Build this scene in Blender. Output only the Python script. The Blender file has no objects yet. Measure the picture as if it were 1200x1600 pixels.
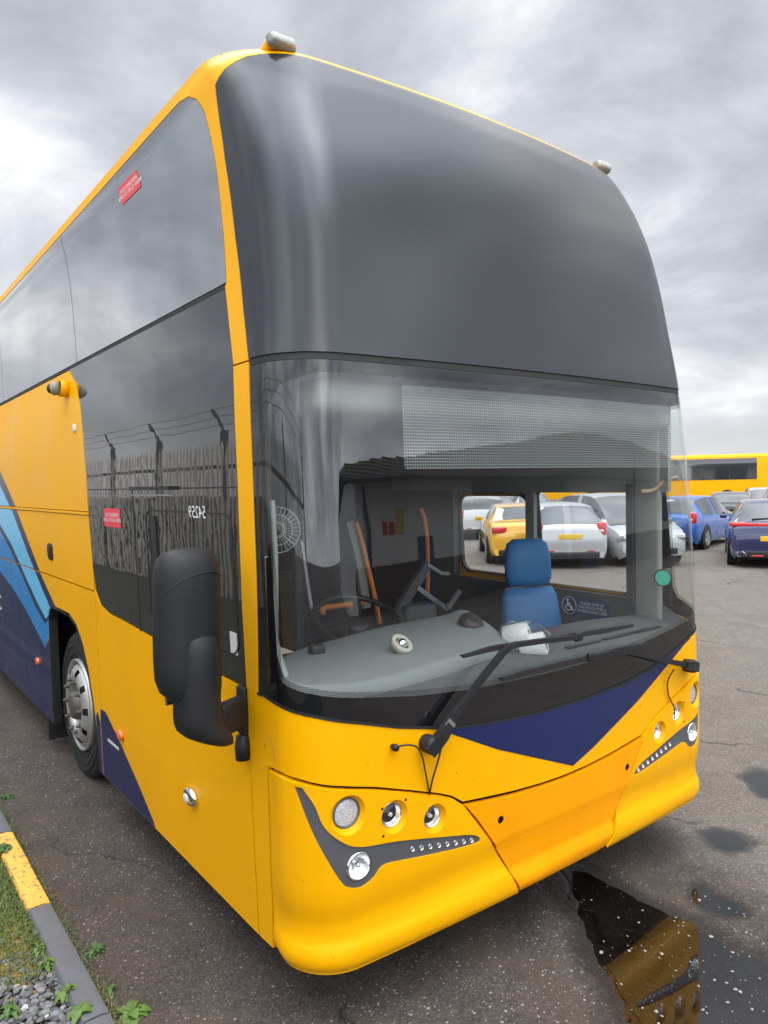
import bpy, bmesh, math, random
import numpy as np
from mathutils import Vector, Matrix, noise
from mathutils.geometry import delaunay_2d_cdt
random.seed(7)
scene = bpy.context.scene
COL = scene.collection
# ------------------------------------------------------------------ camera
F_PX, PX, PY = 1150.0, 600.0, 800.0
CAM = Vector((-1.32, -2.435, 2.04))
_y, _p, _r = math.radians(36.9), math.radians(-2.3), math.radians(1.2)
FW = Vector((math.sin(_y)*math.cos(_p), math.cos(_y)*math.cos(_p), math.sin(_p)))
_R = Vector((math.cos(_y), -math.sin(_y), 0)); _U = _R.cross(FW)
RT = _R*math.cos(_r) - _U*math.sin(_r); UP = _U*math.cos(_r) + _R*math.sin(_r)
cd = bpy.data.cameras.new('camera'); cam = bpy.data.objects.new('camera', cd); COL.objects.link(cam)
cam.matrix_world = Matrix(((RT.x, UP.x, -FW.x, CAM.x), (RT.y, UP.y, -FW.y, CAM.y), (RT.z, UP.z, -FW.z, CAM.z), (0, 0, 0, 1)))
cd.sensor_fit = 'VERTICAL'; cd.sensor_height = 36; cd.sensor_width = 27; cd.lens = 36*F_PX/1600
cd.clip_start = .05; cd.clip_end = 2000
scene.camera = cam
scene.render.resolution_x = 768; scene.render.resolution_y = 1024
scene.view_settings.view_transform = 'Standard'; scene.view_settings.look = 'None'
scene.view_settings.exposure = 0.43; scene.view_settings.gamma = 1
# ------------------------------------------------------------------ world and sun
SUN_EL, SUN_AZ = math.radians(52), math.radians(15)      # azimuth: direction the light comes from, clockwise from +y
w = bpy.data.worlds.new('World'); scene.world = w; w.use_nodes = True
nt = w.node_tree; nt.nodes.clear()
def N(t, **k):
    n = nt.nodes.new(t)
    for a, b in k.items(): setattr(n, a, b)
    return n
def L(a, b): nt.links.new(a, b)
def Mth(op, a, b=None, c=None):
    n = N('ShaderNodeMath', operation=op)
    for i, v in enumerate((a, b, c)):
        if v is None: continue
        if isinstance(v, (int, float)): n.inputs[i].default_value = v
        else: L(v, n.inputs[i])
    return n.outputs[0]
out = N('ShaderNodeOutputWorld'); bg = N('ShaderNodeBackground'); bg.inputs[1].default_value = .1
sky = N('ShaderNodeTexSky', sky_type='NISHITA'); sky.sun_disc = False; sky.sun_elevation = SUN_EL; sky.sun_rotation = SUN_AZ
tc = N('ShaderNodeTexCoord'); sep = N('ShaderNodeSeparateXYZ'); L(tc.outputs['Generated'], sep.inputs[0])
zz = Mth('MAXIMUM', sep.outputs[2], 0.0); den = Mth('ADD', zz, .33)
cmb = N('ShaderNodeCombineXYZ'); L(Mth('DIVIDE', sep.outputs[0], den), cmb.inputs[0]); L(Mth('DIVIDE', sep.outputs[1], den), cmb.inputs[1])
n1 = N('ShaderNodeTexNoise'); n1.inputs['Scale'].default_value = 1.5; n1.inputs['Detail'].default_value = 8; n1.inputs['Roughness'].default_value = .56; n1.inputs['Distortion'].default_value = .35
mp = N('ShaderNodeMapping'); mp.inputs['Location'].default_value = (5.3, .4, 0); mp.inputs['Rotation'].default_value = (0, 0, .6); mp.inputs['Scale'].default_value = (1.1, .95, 1)
L(cmb.outputs[0], mp.inputs[0]); L(mp.outputs[0], n1.inputs['Vector'])
n2 = N('ShaderNodeTexNoise'); n2.inputs['Scale'].default_value = .55; n2.inputs['Detail'].default_value = 2; L(mp.outputs[0], n2.inputs['Vector'])
mixn = Mth('ADD', Mth('MULTIPLY', n1.outputs[0], .68), Mth('MULTIPLY', n2.outputs[0], .32))
cr = N('ShaderNodeValToRGB'); L(mixn, cr.inputs[0])
e = cr.color_ramp.elements
e[0].position = .37; e[0].color = (.25, .27, .31, 1)
e[1].position = .63; e[1].color = (1.0, 1.0, 1.0, 1)
for p_, c_ in ((.44, (.36, .378, .415, 1)), (.49, (.455, .475, .52, 1)), (.54, (.58, .60, .645, 1)), (.585, (.76, .775, .80, 1))):
    q = e.new(p_); q.color = c_
# paler towards the horizon, brighter overhead as under real overcast
hz = N('ShaderNodeMapRange'); hz.interpolation_type = 'SMOOTHSTEP'; L(zz, hz.inputs[0]); hz.inputs[1].default_value = 0; hz.inputs[2].default_value = .22; hz.inputs[3].default_value = .7; hz.inputs[4].default_value = 0
mh = N('ShaderNodeMix', data_type='RGBA'); L(hz.outputs[0], mh.inputs[0]); L(cr.outputs[0], mh.inputs[6]); mh.inputs[7].default_value = (.74, .75, .77, 1)
zb = N('ShaderNodeMapRange'); zb.interpolation_type = 'SMOOTHSTEP'; L(zz, zb.inputs[0]); zb.inputs[1].default_value = .60; zb.inputs[2].default_value = .9; zb.inputs[3].default_value = 1; zb.inputs[4].default_value = 2.6
# unseen sky behind the photographer boosted, added to light the coach's front and side
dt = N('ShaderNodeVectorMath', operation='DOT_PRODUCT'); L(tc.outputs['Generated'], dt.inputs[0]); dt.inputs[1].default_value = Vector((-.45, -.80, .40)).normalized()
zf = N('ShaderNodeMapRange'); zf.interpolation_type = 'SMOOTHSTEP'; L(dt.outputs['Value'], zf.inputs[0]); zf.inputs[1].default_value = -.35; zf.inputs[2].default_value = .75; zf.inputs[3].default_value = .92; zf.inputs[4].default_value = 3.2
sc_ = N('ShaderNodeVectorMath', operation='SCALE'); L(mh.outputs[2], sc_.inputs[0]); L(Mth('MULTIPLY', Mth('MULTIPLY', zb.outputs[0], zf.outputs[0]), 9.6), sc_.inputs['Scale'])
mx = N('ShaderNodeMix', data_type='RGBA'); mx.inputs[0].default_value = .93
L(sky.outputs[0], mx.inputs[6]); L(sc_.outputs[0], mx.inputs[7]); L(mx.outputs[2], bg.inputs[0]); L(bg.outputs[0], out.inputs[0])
sl = bpy.data.lights.new('sun', 'SUN'); sl.energy = 1.0; sl.angle = math.radians(30); sl.color = (1, .97, .92)
so = bpy.data.objects.new('sun', sl); COL.objects.link(so)
sd = Vector((math.sin(SUN_AZ)*math.cos(SUN_EL), math.cos(SUN_AZ)*math.cos(SUN_EL), math.sin(SUN_EL)))
so.rotation_euler = sd.to_track_quat('Z', 'Y').to_euler(); so.location = (0, 0, 30)
# ------------------------------------------------------------------ helpers
def ray(px, py): return FW + RT*((px-PX)/F_PX) - UP*((py-PY)/F_PX)
def on_plane(px, py, ax, v):
    d = ray(px, py); return CAM + d*((v-CAM[ax])/d[ax])
def at(px, depth, z=0.0):
    """ground point seen under picture column px at a distance along the view"""
    d = ray(px, 745); p = CAM + d*depth; return Vector((p.x, p.y, z))
def tag(o, label=None, cat=None, group=None, kind=None):
    if label: o['label'] = label
    if cat: o['category'] = cat
    if group: o['group'] = group
    if kind: o['kind'] = kind
    return o
def thing(name, label, cat, loc=(0, 0, 0), rz=0, group=None):
    o = bpy.data.objects.new(name, None); COL.objects.link(o); o.location = loc; o.rotation_euler = (0, 0, rz); o.empty_display_size = .2
    return tag(o, label, cat, group)
def link(name, me, mat, parent=None, world=True):
    o = bpy.data.objects.new(name, me); COL.objects.link(o)
    if mat:
        for m in (mat if isinstance(mat, (list, tuple)) else [mat]): me.materials.append(m)
    if parent:
        o.parent = parent
        if world: o.matrix_parent_inverse = WM(parent).inverted()
    return o
def WM(o):
    m = o.matrix_basis.copy()
    if o.parent: m = WM(o.parent) @ o.matrix_parent_inverse @ m
    return m
class MB:
    """collects simple solids, built as one mesh"""
    def __init__(s): s.v = []; s.f = []; s.sm = []; s.mi = []; s.m = 0
    def add(s, v, f, smooth=False):
        b = len(s.v); s.v += [tuple(p) for p in v]; s.f += [tuple(i+b for i in q) for q in f]; s.sm += [smooth]*len(f); s.mi += [s.m]*len(f); return s
    def box(s, c, size, rot=None, smooth=False, bev=0.0, taper=1.0):
        hx, hy, hz = [q/2 for q in size]; c = Vector(c)
        M3 = rot if rot else Matrix.Identity(3)
        if bev <= 0:
            P = [Vector((x*hx*(taper if z > 0 else 1), y*hy*(taper if z > 0 else 1), z*hz)) for z in (-1, 1) for y in (-1, 1) for x in (-1, 1)]
            return s.add([c + M3 @ p for p in P], [(0, 2, 3, 1), (4, 5, 7, 6), (0, 1, 5, 4), (2, 6, 7, 3), (0, 4, 6, 2), (1, 3, 7, 5)], smooth)
        bm = bmesh.new(); bmesh.ops.create_cube(bm, size=1)
        for v in bm.verts: v.co = Vector((v.co.x*size[0]*(taper if v.co.z > 0 else 1), v.co.y*size[1]*(taper if v.co.z > 0 else 1), v.co.z*size[2]))
        bmesh.ops.bevel(bm, geom=list(bm.edges), offset=min(bev, min(size)*.49), segments=3, profile=.5, affect='EDGES')
        bm.verts.index_update()
        s.add([c + M3 @ v.co for v in bm.verts], [[v.index for v in f.verts] for f in bm.faces], True); bm.free(); return s
    def tube(s, pts, r, n=10, caps=True):
        pts = [Vector(p) for p in pts]; rr = r if isinstance(r, (list, tuple)) else [r]*len(pts)
        V = []; prev = None
        for i, p in enumerate(pts):
            d = ((pts[min(i+1, len(pts)-1)]-pts[i]).normalized() + (pts[i]-pts[max(i-1, 0)]).normalized()) if 0 < i < len(pts)-1 else (pts[min(i+1, len(pts)-1)]-pts[max(i-1, 0)])
            d.normalize()
            a = prev if prev is not None else (Vector((0, 0, 1)) if abs(d.z) < .9 else Vector((1, 0, 0)))
            a = (a - d*a.dot(d)).normalized(); b = d.cross(a); prev = a
            V += [p + (a*math.cos(2*math.pi*k/n) + b*math.sin(2*math.pi*k/n))*rr[i] for k in range(n)]
        Fc = [(i*n+k, i*n+(k+1) % n, (i+1)*n+(k+1) % n, (i+1)*n+k) for i in range(len(pts)-1) for k in range(n)]
        s.add(V, Fc, True)
        if caps: s.add(V[:n], [tuple(range(n))[::-1]]); s.add(V[-n:], [tuple(range(n))])
        return s
    def bar(s, pts, w_, h_, up=(0, 0, 1)):
        """flat bar of rectangular section swept along pts; w_, h_ may be lists"""
        pts = [Vector(p) for p in pts]; n = len(pts); V = []
        W = w_ if isinstance(w_, (list, tuple)) else [w_]*n; H = h_ if isinstance(h_, (list, tuple)) else [h_]*n
        for i, p in enumerate(pts):
            d = (pts[min(i+1, n-1)]-pts[max(i-1, 0)]).normalized(); u_ = Vector(up); u_ = (u_-d*u_.dot(d)).normalized(); b = d.cross(u_)
            V += [p+b*W[i]/2*x+u_*H[i]/2*y for x, y in ((-1, -1), (1, -1), (1, 1), (-1, 1))]
        Fc = [(i*4+k, i*4+(k+1) % 4, i*4+4+(k+1) % 4, i*4+4+k) for i in range(n-1) for k in range(4)] + [(3, 2, 1, 0), tuple(range(4*n-4, 4*n))]
        return s.add(V, Fc)
    def lathe(s, prof, o=(0, 0, 0), ax=(0, 0, 1), n=32, smooth=True):
        """prof: (radius, height) pairs about an axis"""
        ax = Vector(ax).normalized(); a = ax.orthogonal().normalized(); b = ax.cross(a); o = Vector(o)
        V = [o+ax*h+(a*math.cos(2*math.pi*k/n)+b*math.sin(2*math.pi*k/n))*r for r, h in prof for k in range(n)]
        Fc = [(i*n+k, i*n+(k+1) % n, (i+1)*n+(k+1) % n, (i+1)*n+k) for i in range(len(prof)-1) for k in range(n)]
        return s.add(V, Fc, smooth)
    def loft(s, loops, caps=True, smooth=True):
        n = len(loops[0]); V = [p for l in loops for p in l]
        Fc = [(i*n+k, i*n+(k+1) % n, (i+1)*n+(k+1) % n, (i+1)*n+k) for i in range(len(loops)-1) for k in range(n)]
        if caps: Fc += [tuple(range(n))[::-1], tuple(range((len(loops)-1)*n, len(loops)*n))]
        return s.add(V, Fc, smooth)
    def build(s, name, mat, parent=None, world=True, fix=True, sharp=None):
        me = bpy.data.meshes.new(name); me.from_pydata(s.v, [], s.f)
        me.polygons.foreach_set('use_smooth', s.sm); me.polygons.foreach_set('material_index', s.mi)
        if fix:
            bm = bmesh.new(); bm.from_mesh(me)
            bmesh.ops.remove_doubles(bm, verts=bm.verts, dist=1e-5)
            bmesh.ops.recalc_face_normals(bm, faces=bm.faces); bm.to_mesh(me); bm.free()
        me.update()
        if sharp: me.set_sharp_from_angle(angle=math.radians(sharp))
        return link(name, me, mat, parent, world)
# ---- materials
def M(name, col, rough=.5, metal=0., coat=0., var=.06, vscale=6., bump=0., bscale=60., spec=.5, rvar=.08, coat_rough=.04, dirt=0., dirtcol=(.12, .1, .08)):
    m = bpy.data.materials.new(name); m.use_nodes = True; t = m.node_tree; b = t.nodes['Principled BSDF']
    b.inputs['Metallic'].default_value = metal; b.inputs['Coat Weight'].default_value = coat; b.inputs['Coat Roughness'].default_value = coat_rough
    b.inputs['Specular IOR Level'].default_value = spec
    tx = t.nodes.new('ShaderNodeTexCoord'); ns = t.nodes.new('ShaderNodeTexNoise'); ns.inputs['Scale'].default_value = vscale; ns.inputs['Detail'].default_value = 6
    t.links.new(tx.outputs['Object'], ns.inputs['Vector'])
    mixc = t.nodes.new('ShaderNodeMix'); mixc.data_type = 'RGBA'
    mixc.inputs[6].default_value = (*[max(0, c*(1-var)) for c in col], 1); mixc.inputs[7].default_value = (*[min(1, c*(1+var)) for c in col], 1)
    t.links.new(ns.outputs[0], mixc.inputs[0]); colout = mixc.outputs[2]
    if dirt:
        n3 = t.nodes.new('ShaderNodeTexNoise'); n3.inputs['Scale'].default_value = vscale*5; n3.inputs['Detail'].default_value = 10; n3.inputs['Roughness'].default_value = .75
        t.links.new(tx.outputs['Object'], n3.inputs['Vector'])
        r3 = t.nodes.new('ShaderNodeMapRange'); t.links.new(n3.outputs[0], r3.inputs[0]); r3.inputs[1].default_value = .5; r3.inputs[2].default_value = .75; r3.inputs[3].default_value = 0; r3.inputs[4].default_value = dirt
        m3 = t.nodes.new('ShaderNodeMix'); m3.data_type = 'RGBA'; t.links.new(r3.outputs[0], m3.inputs[0]); t.links.new(colout, m3.inputs[6]); m3.inputs[7].default_value = (*dirtcol, 1); colout = m3.outputs[2]
    t.links.new(colout, b.inputs['Base Color'])
    mr = t.nodes.new('ShaderNodeMapRange'); t.links.new(ns.outputs[0], mr.inputs[0]); mr.inputs[1].default_value = .3; mr.inputs[2].default_value = .7
    mr.inputs[3].default_value = max(0, rough-rvar); mr.inputs[4].default_value = min(1, rough+rvar); t.links.new(mr.outputs[0], b.inputs['Roughness'])
    if bump:
        n2_ = t.nodes.new('ShaderNodeTexNoise'); n2_.inputs['Scale'].default_value = bscale; n2_.inputs['Detail'].default_value = 4; t.links.new(tx.outputs['Object'], n2_.inputs['Vector'])
        bp = t.nodes.new('ShaderNodeBump'); bp.inputs['Strength'].default_value = 1; bp.inputs['Distance'].default_value = bump; t.links.new(n2_.outputs[0], bp.inputs['Height']); t.links.new(bp.outputs[0], b.inputs['Normal'])
        if coat: t.links.new(bp.outputs[0], b.inputs['Coat Normal'])
    return m
def glass(name, tint=(.8, .82, .8), ior=1.7, film=0., filmcol=(.3, .3, .3), wave=0., rough=0.):
    m = bpy.data.materials.new(name); m.use_nodes = True; t = m.node_tree; t.nodes.remove(t.nodes['Principled BSDF']); o = t.nodes['Material Output']
    tr = t.nodes.new('ShaderNodeBsdfTransparent'); tr.inputs[0].default_value = (*tint, 1)
    gl = t.nodes.new('ShaderNodeBsdfGlossy'); gl.inputs[1].default_value = rough; gl.inputs[0].default_value = (.95, .97, 1, 1)
    fr = t.nodes.new('ShaderNodeFresnel'); fr.inputs[0].default_value = ior
    # the fresnel node would see the sheet's back as an exit: use the geometric facing ratio of both sides alike
    g = t.nodes.new('ShaderNodeNewGeometry')
    mm = t.nodes.new('ShaderNodeMixShader'); src = tr.outputs[0]
    if film:
        df = t.nodes.new('ShaderNodeBsdfDiffuse'); df.inputs[0].default_value = (*filmcol, 1); m2 = t.nodes.new('ShaderNodeMixShader')
        nz = t.nodes.new('ShaderNodeTexNoise'); nz.inputs['Scale'].default_value = 3; nz.inputs['Detail'].default_value = 8; tx = t.nodes.new('ShaderNodeTexCoord'); mpp = t.nodes.new('ShaderNodeMapping'); mpp.inputs['Scale'].default_value = (1, 1, .35)
        t.links.new(tx.outputs['Object'], mpp.inputs[0]); t.links.new(mpp.outputs[0], nz.inputs['Vector'])
        ml = t.nodes.new('ShaderNodeMath'); ml.operation = 'MULTIPLY'; t.links.new(nz.outputs[0], ml.inputs[0]); ml.inputs[1].default_value = film*2
        t.links.new(ml.outputs[0], m2.inputs[0]); t.links.new(tr.outputs[0], m2.inputs[1]); t.links.new(df.outputs[0], m2.inputs[2]); src = m2.outputs[0]
    lw = t.nodes.new('ShaderNodeLayerWeight'); lw.inputs[0].default_value = .5     # schlick from facing
    f0 = ((ior-1)/(ior+1))**2
    pw = t.nodes.new('ShaderNodeMath'); pw.operation = 'POWER'; t.links.new(lw.outputs['Facing'], pw.inputs[0]); pw.inputs[1].default_value = 5
    ma = t.nodes.new('ShaderNodeMath'); ma.operation = 'MULTIPLY_ADD'; t.links.new(pw.outputs[0], ma.inputs[0]); ma.inputs[1].default_value = 1-f0; ma.inputs[2].default_value = f0
    t.nodes.remove(fr); t.nodes.remove(g)
    if wave:
        nz2 = t.nodes.new('ShaderNodeTexNoise'); nz2.inputs['Scale'].default_value = 2.2; nz2.inputs['Detail'].default_value = 2; tx2 = t.nodes.new('ShaderNodeTexCoord'); t.links.new(tx2.outputs['Object'], nz2.inputs['Vector'])
        bp = t.nodes.new('ShaderNodeBump'); bp.inputs['Distance'].default_value = wave; t.links.new(nz2.outputs[0], bp.inputs['Height']); t.links.new(bp.outputs[0], gl.inputs['Normal'])
    t.links.new(ma.outputs[0], mm.inputs[0]); t.links.new(src, mm.inputs[1]); t.links.new(gl.outputs[0], mm.inputs[2]); t.links.new(mm.outputs[0], o.inputs[0])
    return m
def leafmat(name, c1, c2):
    m = M(name, c1, .6, var=.35, vscale=14); t = m.node_tree
    b = t.nodes['Principled BSDF']; b.inputs['Subsurface Weight'].default_value = 0
    for n in t.nodes:
        if n.bl_idname == 'ShaderNodeMix': n.inputs[7].default_value = (*c2, 1); n.inputs[6].default_value = (*c1, 1)
    return m
YEL = (.84, .392, .0)
m_yel = M('yellow coach paint', YEL, .40, coat=.07, spec=.12, var=.03, vscale=1.6, dirt=.04, dirtcol=(.42, .2, .02), bump=.0004, bscale=3, coat_rough=.08)
m_yel2 = M('yellow bumper plastic', (.84, .392, .0), .44, coat=.06, spec=.12, var=.045, vscale=2.5, bump=.0006, bscale=7, coat_rough=.2, dirt=.06, dirtcol=(.5, .17, .01))
m_orange = M('faded amber bumper panel', (.88, .32, .0), .46, coat=.05, spec=.12, var=.06, vscale=3, bump=.0012, bscale=5, coat_rough=.25, dirt=.12, dirtcol=(.45, .14, .01))
def specks(m, scale=34., dens_=.93, col=(.16, .07, .01), streak=.035):
    t = m.node_tree; b = t.nodes['Principled BSDF']; src = b.inputs['Base Color'].links[0].from_socket; tx = t.nodes.new('ShaderNodeTexCoord')
    v = t.nodes.new('ShaderNodeTexVoronoi'); v.inputs['Scale'].default_value = scale; t.links.new(tx.outputs['Object'], v.inputs['Vector']); s = t.nodes.new('ShaderNodeSeparateColor'); t.links.new(v.outputs['Color'], s.inputs[0])
    def mm(op, a, c):
        n = t.nodes.new('ShaderNodeMath'); n.operation = op
        for i, q in enumerate((a, c)):
            if isinstance(q, (int, float)): n.inputs[i].default_value = q
            else: t.links.new(q, n.inputs[i])
        return n.outputs[0]
    k = mm('MULTIPLY', mm('LESS_THAN', v.outputs['Distance'], mm('MULTIPLY', s.outputs[1], .14)), mm('GREATER_THAN', s.outputs[0], dens_))
    mp2 = t.nodes.new('ShaderNodeMapping'); mp2.inputs['Scale'].default_value = (5, 5, 1.4); t.links.new(tx.outputs['Object'], mp2.inputs[0]); n2_ = t.nodes.new('ShaderNodeTexNoise'); n2_.inputs['Scale'].default_value = 1.4; n2_.inputs['Detail'].default_value = 7; t.links.new(mp2.outputs[0], n2_.inputs['Vector'])
    r = t.nodes.new('ShaderNodeMapRange'); t.links.new(n2_.outputs[0], r.inputs[0]); r.inputs[1].default_value = .5; r.inputs[2].default_value = .72; r.inputs[4].default_value = streak
    f = mm('MAXIMUM', mm('MULTIPLY', k, .8), r.outputs[0]); mx_ = t.nodes.new('ShaderNodeMix'); mx_.data_type = 'RGBA'; t.links.new(f, mx_.inputs[0]); t.links.new(src, mx_.inputs[6]); mx_.inputs[7].default_value = (*col, 1); t.links.new(mx_.outputs[2], b.inputs['Base Color'])
specks(m_yel); specks(m_yel2, 40, .90, streak=.05); specks(m_orange, 40, .86, (.35, .10, .005), .10)
m_navy = M('navy livery vinyl', (.008, .016, .080), .3, coat=.18, spec=.35, var=.12, vscale=3, bump=.0005, bscale=4)
m_lblue = M('light blue livery vinyl', (.13, .52, .80), .3, coat=.25, var=.05, bump=.0004, bscale=4)
m_mblue = M('mid blue livery vinyl', (.01, .22, .56), .3, coat=.25, var=.05, bump=.0004, bscale=4)
m_black = M('black plastic trim', (.012, .012, .013), .45, var=.2)
m_blackd = M('dark underframe', (.01, .01, .01), .8, var=.3)
m_rubber = M('black rubber seal', (.012, .012, .012), .6, var=.2, bump=.0005, bscale=80)
m_frit = M('black glass border', (.006, .006, .007), .03, coat=0, var=.2, spec=.5, rvar=.01, coat_rough=.0, dirt=.04, dirtcol=(.1, .1, .1)); m_frit.node_tree.nodes['Principled BSDF'].inputs['IOR'].default_value = 1.62
m_tyre = M('tyre rubber', (.016, .0155, .015), .8, var=.25, vscale=20, bump=.0015, bscale=120, dirt=.3, dirtcol=(.12, .105, .09))
m_rim = M('pale steel wheel', (.50, .50, .47), .42, metal=.65, var=.12, vscale=10, dirt=.45, dirtcol=(.17, .12, .09))
m_rimd = M('dirty wheel hub', (.13, .12, .11), .5, metal=.4, var=.3, vscale=30, dirt=.5, dirtcol=(.09, .05, .03))
m_chrome = M('chrome', (.85, .85, .86), .12, metal=1, var=.03)
m_plast = M('mirror black plastic', (.014, .0145, .016), .52, spec=.35, var=.12, vscale=9, bump=.0005, bscale=260, rvar=.05)
m_greytrim = M('grey lamp trim', (.11, .112, .12), .42, metal=.3, var=.1)
m_refl = M('lamp reflector', (.93, .93, .92), .24, metal=.9, var=.12, vscale=70, bump=.001, bscale=120)
m_lens = glass('clear lens', (.92, .93, .95), 1.55)
m_ledw = M('white led reflector', (.78, .77, .74), .25, metal=.35, var=.35, vscale=160, bump=.004, bscale=170)
m_amber = M('amber lens', (.85, .17, .01), .2, coat=.8, var=.1)
m_red = M('red lens', (.55, .01, .01), .2, coat=.8, var=.1)
m_white = M('off white plastic', (.62, .61, .58), .5, var=.06)
m_gdash = M('grey dashboard moulding', (.20, .212, .212), .6, var=.08, vscale=4, bump=.0006, bscale=300, dirt=.15, dirtcol=(.28, .27, .25))
m_ddash = M('dark dashboard top', (.085, .087, .088), .6, var=.15, vscale=5, bump=.0006, bscale=300, dirt=.3, dirtcol=(.2, .2, .19))
m_pale = M('pale grey cab lining', (.27, .275, .26), .7, var=.08, vscale=4)
m_dark = M('dark cab lining', (.06, .062, .068), .7, var=.2)
m_orail = M('orange handrail', (.75, .20, .015), .4, coat=.3, var=.08)
m_seatb = M('blue leather seat', (.02, .15, .38), .5, var=.2, vscale=12, bump=.001, bscale=90)
m_steel = M('brushed steel', (.45, .45, .46), .35, metal=.9, var=.1)
m_ink = M('white lettering', (.75, .75, .72), .5, var=.03)
m_redst = M('red sticker', (.70, .05, .07), .5, var=.06)
m_yelst = M('yellow sticker', (.7, .55, .03), .5, var=.06)
# ------------------------------------------------------------------ the coach skin as a surface S(u, z): u runs round the nose, z up
XC = 1.255
Y0 = [(.2,-.30),(.6,-.31),(1.2,-.305),(1.8,-.285),(2.3,-.25),(2.5,-.235),(2.8,-.195),(3.1,-.145),(3.35,-.08),(3.55,.0),(3.7,.08),(3.8,.16),(3.87,.28)]
HW = [(.2,1.295),(.6,1.305),(1.2,1.308),(2.0,1.31),(2.5,1.298),(2.84,1.274),(3.3,1.260),(3.6,1.25),(3.78,1.24),(3.87,1.215)]
RR = [(.2,.21),(1.2,.20),(2.0,.22),(2.5,.24),(3.0,.27),(3.5,.30),(3.87,.35)]
BB = [(.2,.05),(1.2,.055),(2.5,.06),(3.2,.06),(3.6,.07),(3.87,.09)]
def ip(z, pts):
    zs = np.array([p[0] for p in pts]); vs = np.array([p[1] for p in pts]); d = np.gradient(vs, zs)
    z = np.clip(z, zs[0], zs[-1]); i = np.clip(np.searchsorted(zs, z)-1, 0, len(zs)-2)
    h = zs[i+1]-zs[i]; t = (z-zs[i])/h
    return (2*t**3-3*t**2+1)*vs[i]+(t**3-2*t**2+t)*h*d[i]+(-2*t**3+3*t**2)*vs[i+1]+(t**3-t**2)*h*d[i+1]
AU = 1.08; CU = .30
def S(u, z):
    u = np.asarray(u, float); z = np.asarray(z, float)
    y0 = ip(z, Y0); W = ip(z, HW); r = ip(z, RR); b = ip(z, BB)
    sg = np.where(u < 0, -1., 1.); a = np.abs(u)
    a0 = np.arctan(2*b/W); xj = W-r+r*np.sin(a0); a0 = np.arctan(2*b*xj/W**2); xj = W-r+r*np.sin(a0)
    cx = xj-r*np.sin(a0); cy = y0+b*(xj/W)**2+r*np.cos(a0)
    x1 = a/AU*xj; y1 = y0+b*(x1/W)**2
    an = a0+(np.pi/2-a0)*np.clip((a-AU)/CU, 0, 1); x2 = cx+r*np.sin(an); y2 = cy-r*np.cos(an)
    x3 = W; y3 = cy+(a-AU-CU)
    x = np.where(a <= AU, x1, np.where(a <= AU+CU, x2, x3)); y = np.where(a <= AU, y1, np.where(a <= AU+CU, y2, y3))
    return np.stack([XC+sg*x, y, z+0*x], -1)
def SN(u, z, relief=None, off=0.):
    e = 2e-3
    def P(uu, zz_):
        p = S(uu, zz_)
        return p
    u = np.asarray(u, float); z = np.asarray(z, float)
    def nrm(uu, zz_):
        n = np.cross(P(uu+e, zz_)-P(uu-e, zz_), P(uu, zz_+e)-P(uu, zz_-e)); return n/np.linalg.norm(n, axis=-1, keepdims=True)
    n = nrm(u, z)
    if relief is None: return P(u, z)+n*off, n
    def Q(uu, zz_): return P(uu, zz_)+nrm(uu, zz_)*(off+relief(uu, zz_))[..., None]
    m = np.cross(Q(u+e, z)-Q(u-e, z), Q(u, z+e)-Q(u, z-e)); m /= np.linalg.norm(m, axis=-1, keepdims=True)
    return Q(u, z), m
def projn(P):
    d = P-np.array(CAM); F_ = np.array(FW); zc = d@F_
    return np.stack([PX+F_PX*(d@np.array(RT))/zc, PY-F_PX*(d@np.array(UP))/zc], -1)
_ug = np.concatenate([np.arange(-9, -1.4, .15), np.arange(-1.38, 1.38, .04)]); _zg = np.arange(.22, 3.87, .05)
_U2, _Z2 = [q.ravel() for q in np.meshgrid(_ug, _zg)]
_p, _n = SN(_U2, _Z2); _k = ((np.array(CAM)-_p)*_n).sum(-1) > 0
_U2, _Z2 = _U2[_k], _Z2[_k]; _PP = projn(S(_U2, _Z2))
def inv(px, py):
    """where on the coach's skin the photo's point lies"""
    t = np.array([px, py], float); i = np.argmin(((_PP-t)**2).sum(-1)); u, z = _U2[i], _Z2[i]; e = 1e-4
    for _ in range(10):
        p = projn(S(u, z)); J = np.stack([(projn(S(u+e, z))-p)/e, (projn(S(u, z+e))-p)/e], -1)
        d = np.clip(np.linalg.solve(J, t-p), -.2, .2); u += d[0]; z += d[1]
    return (float(u), float(z))
def tr(pts): return [inv(*p) for p in pts]
def mir(pts): return [(-u, z) for u, z in pts][::-1]
def sp(u, z, off=0.):
    p, n = SN(u, z); return Vector(p+n*off)
def sn(u, z): return Vector(SN(u, z)[1])
def pxs(px, py, off=0.):
    u, z = inv(px, py); return sp(u, z, off)
def smooth(pts, n=6, closed=False):
    """catmull-rom through the points"""
    P = [Vector(p) for p in pts]; out_ = []; m = len(P)
    for i in range(m if closed else m-1):
        a, b, c, d = (P[(i-1) % m] if closed or i else P[0]), P[i], P[(i+1) % m], (P[(i+2) % m] if closed or i+2 < m else P[-1])
        for k in range(n):
            t = k/n; out_.append(.5*((2*b)+(c-a)*t+(2*a-5*b+4*c-d)*t*t+(3*b-3*c+d-a)*t**3))
    if not closed: out_.append(P[-1])
    return [tuple(p) for p in out_]
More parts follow.
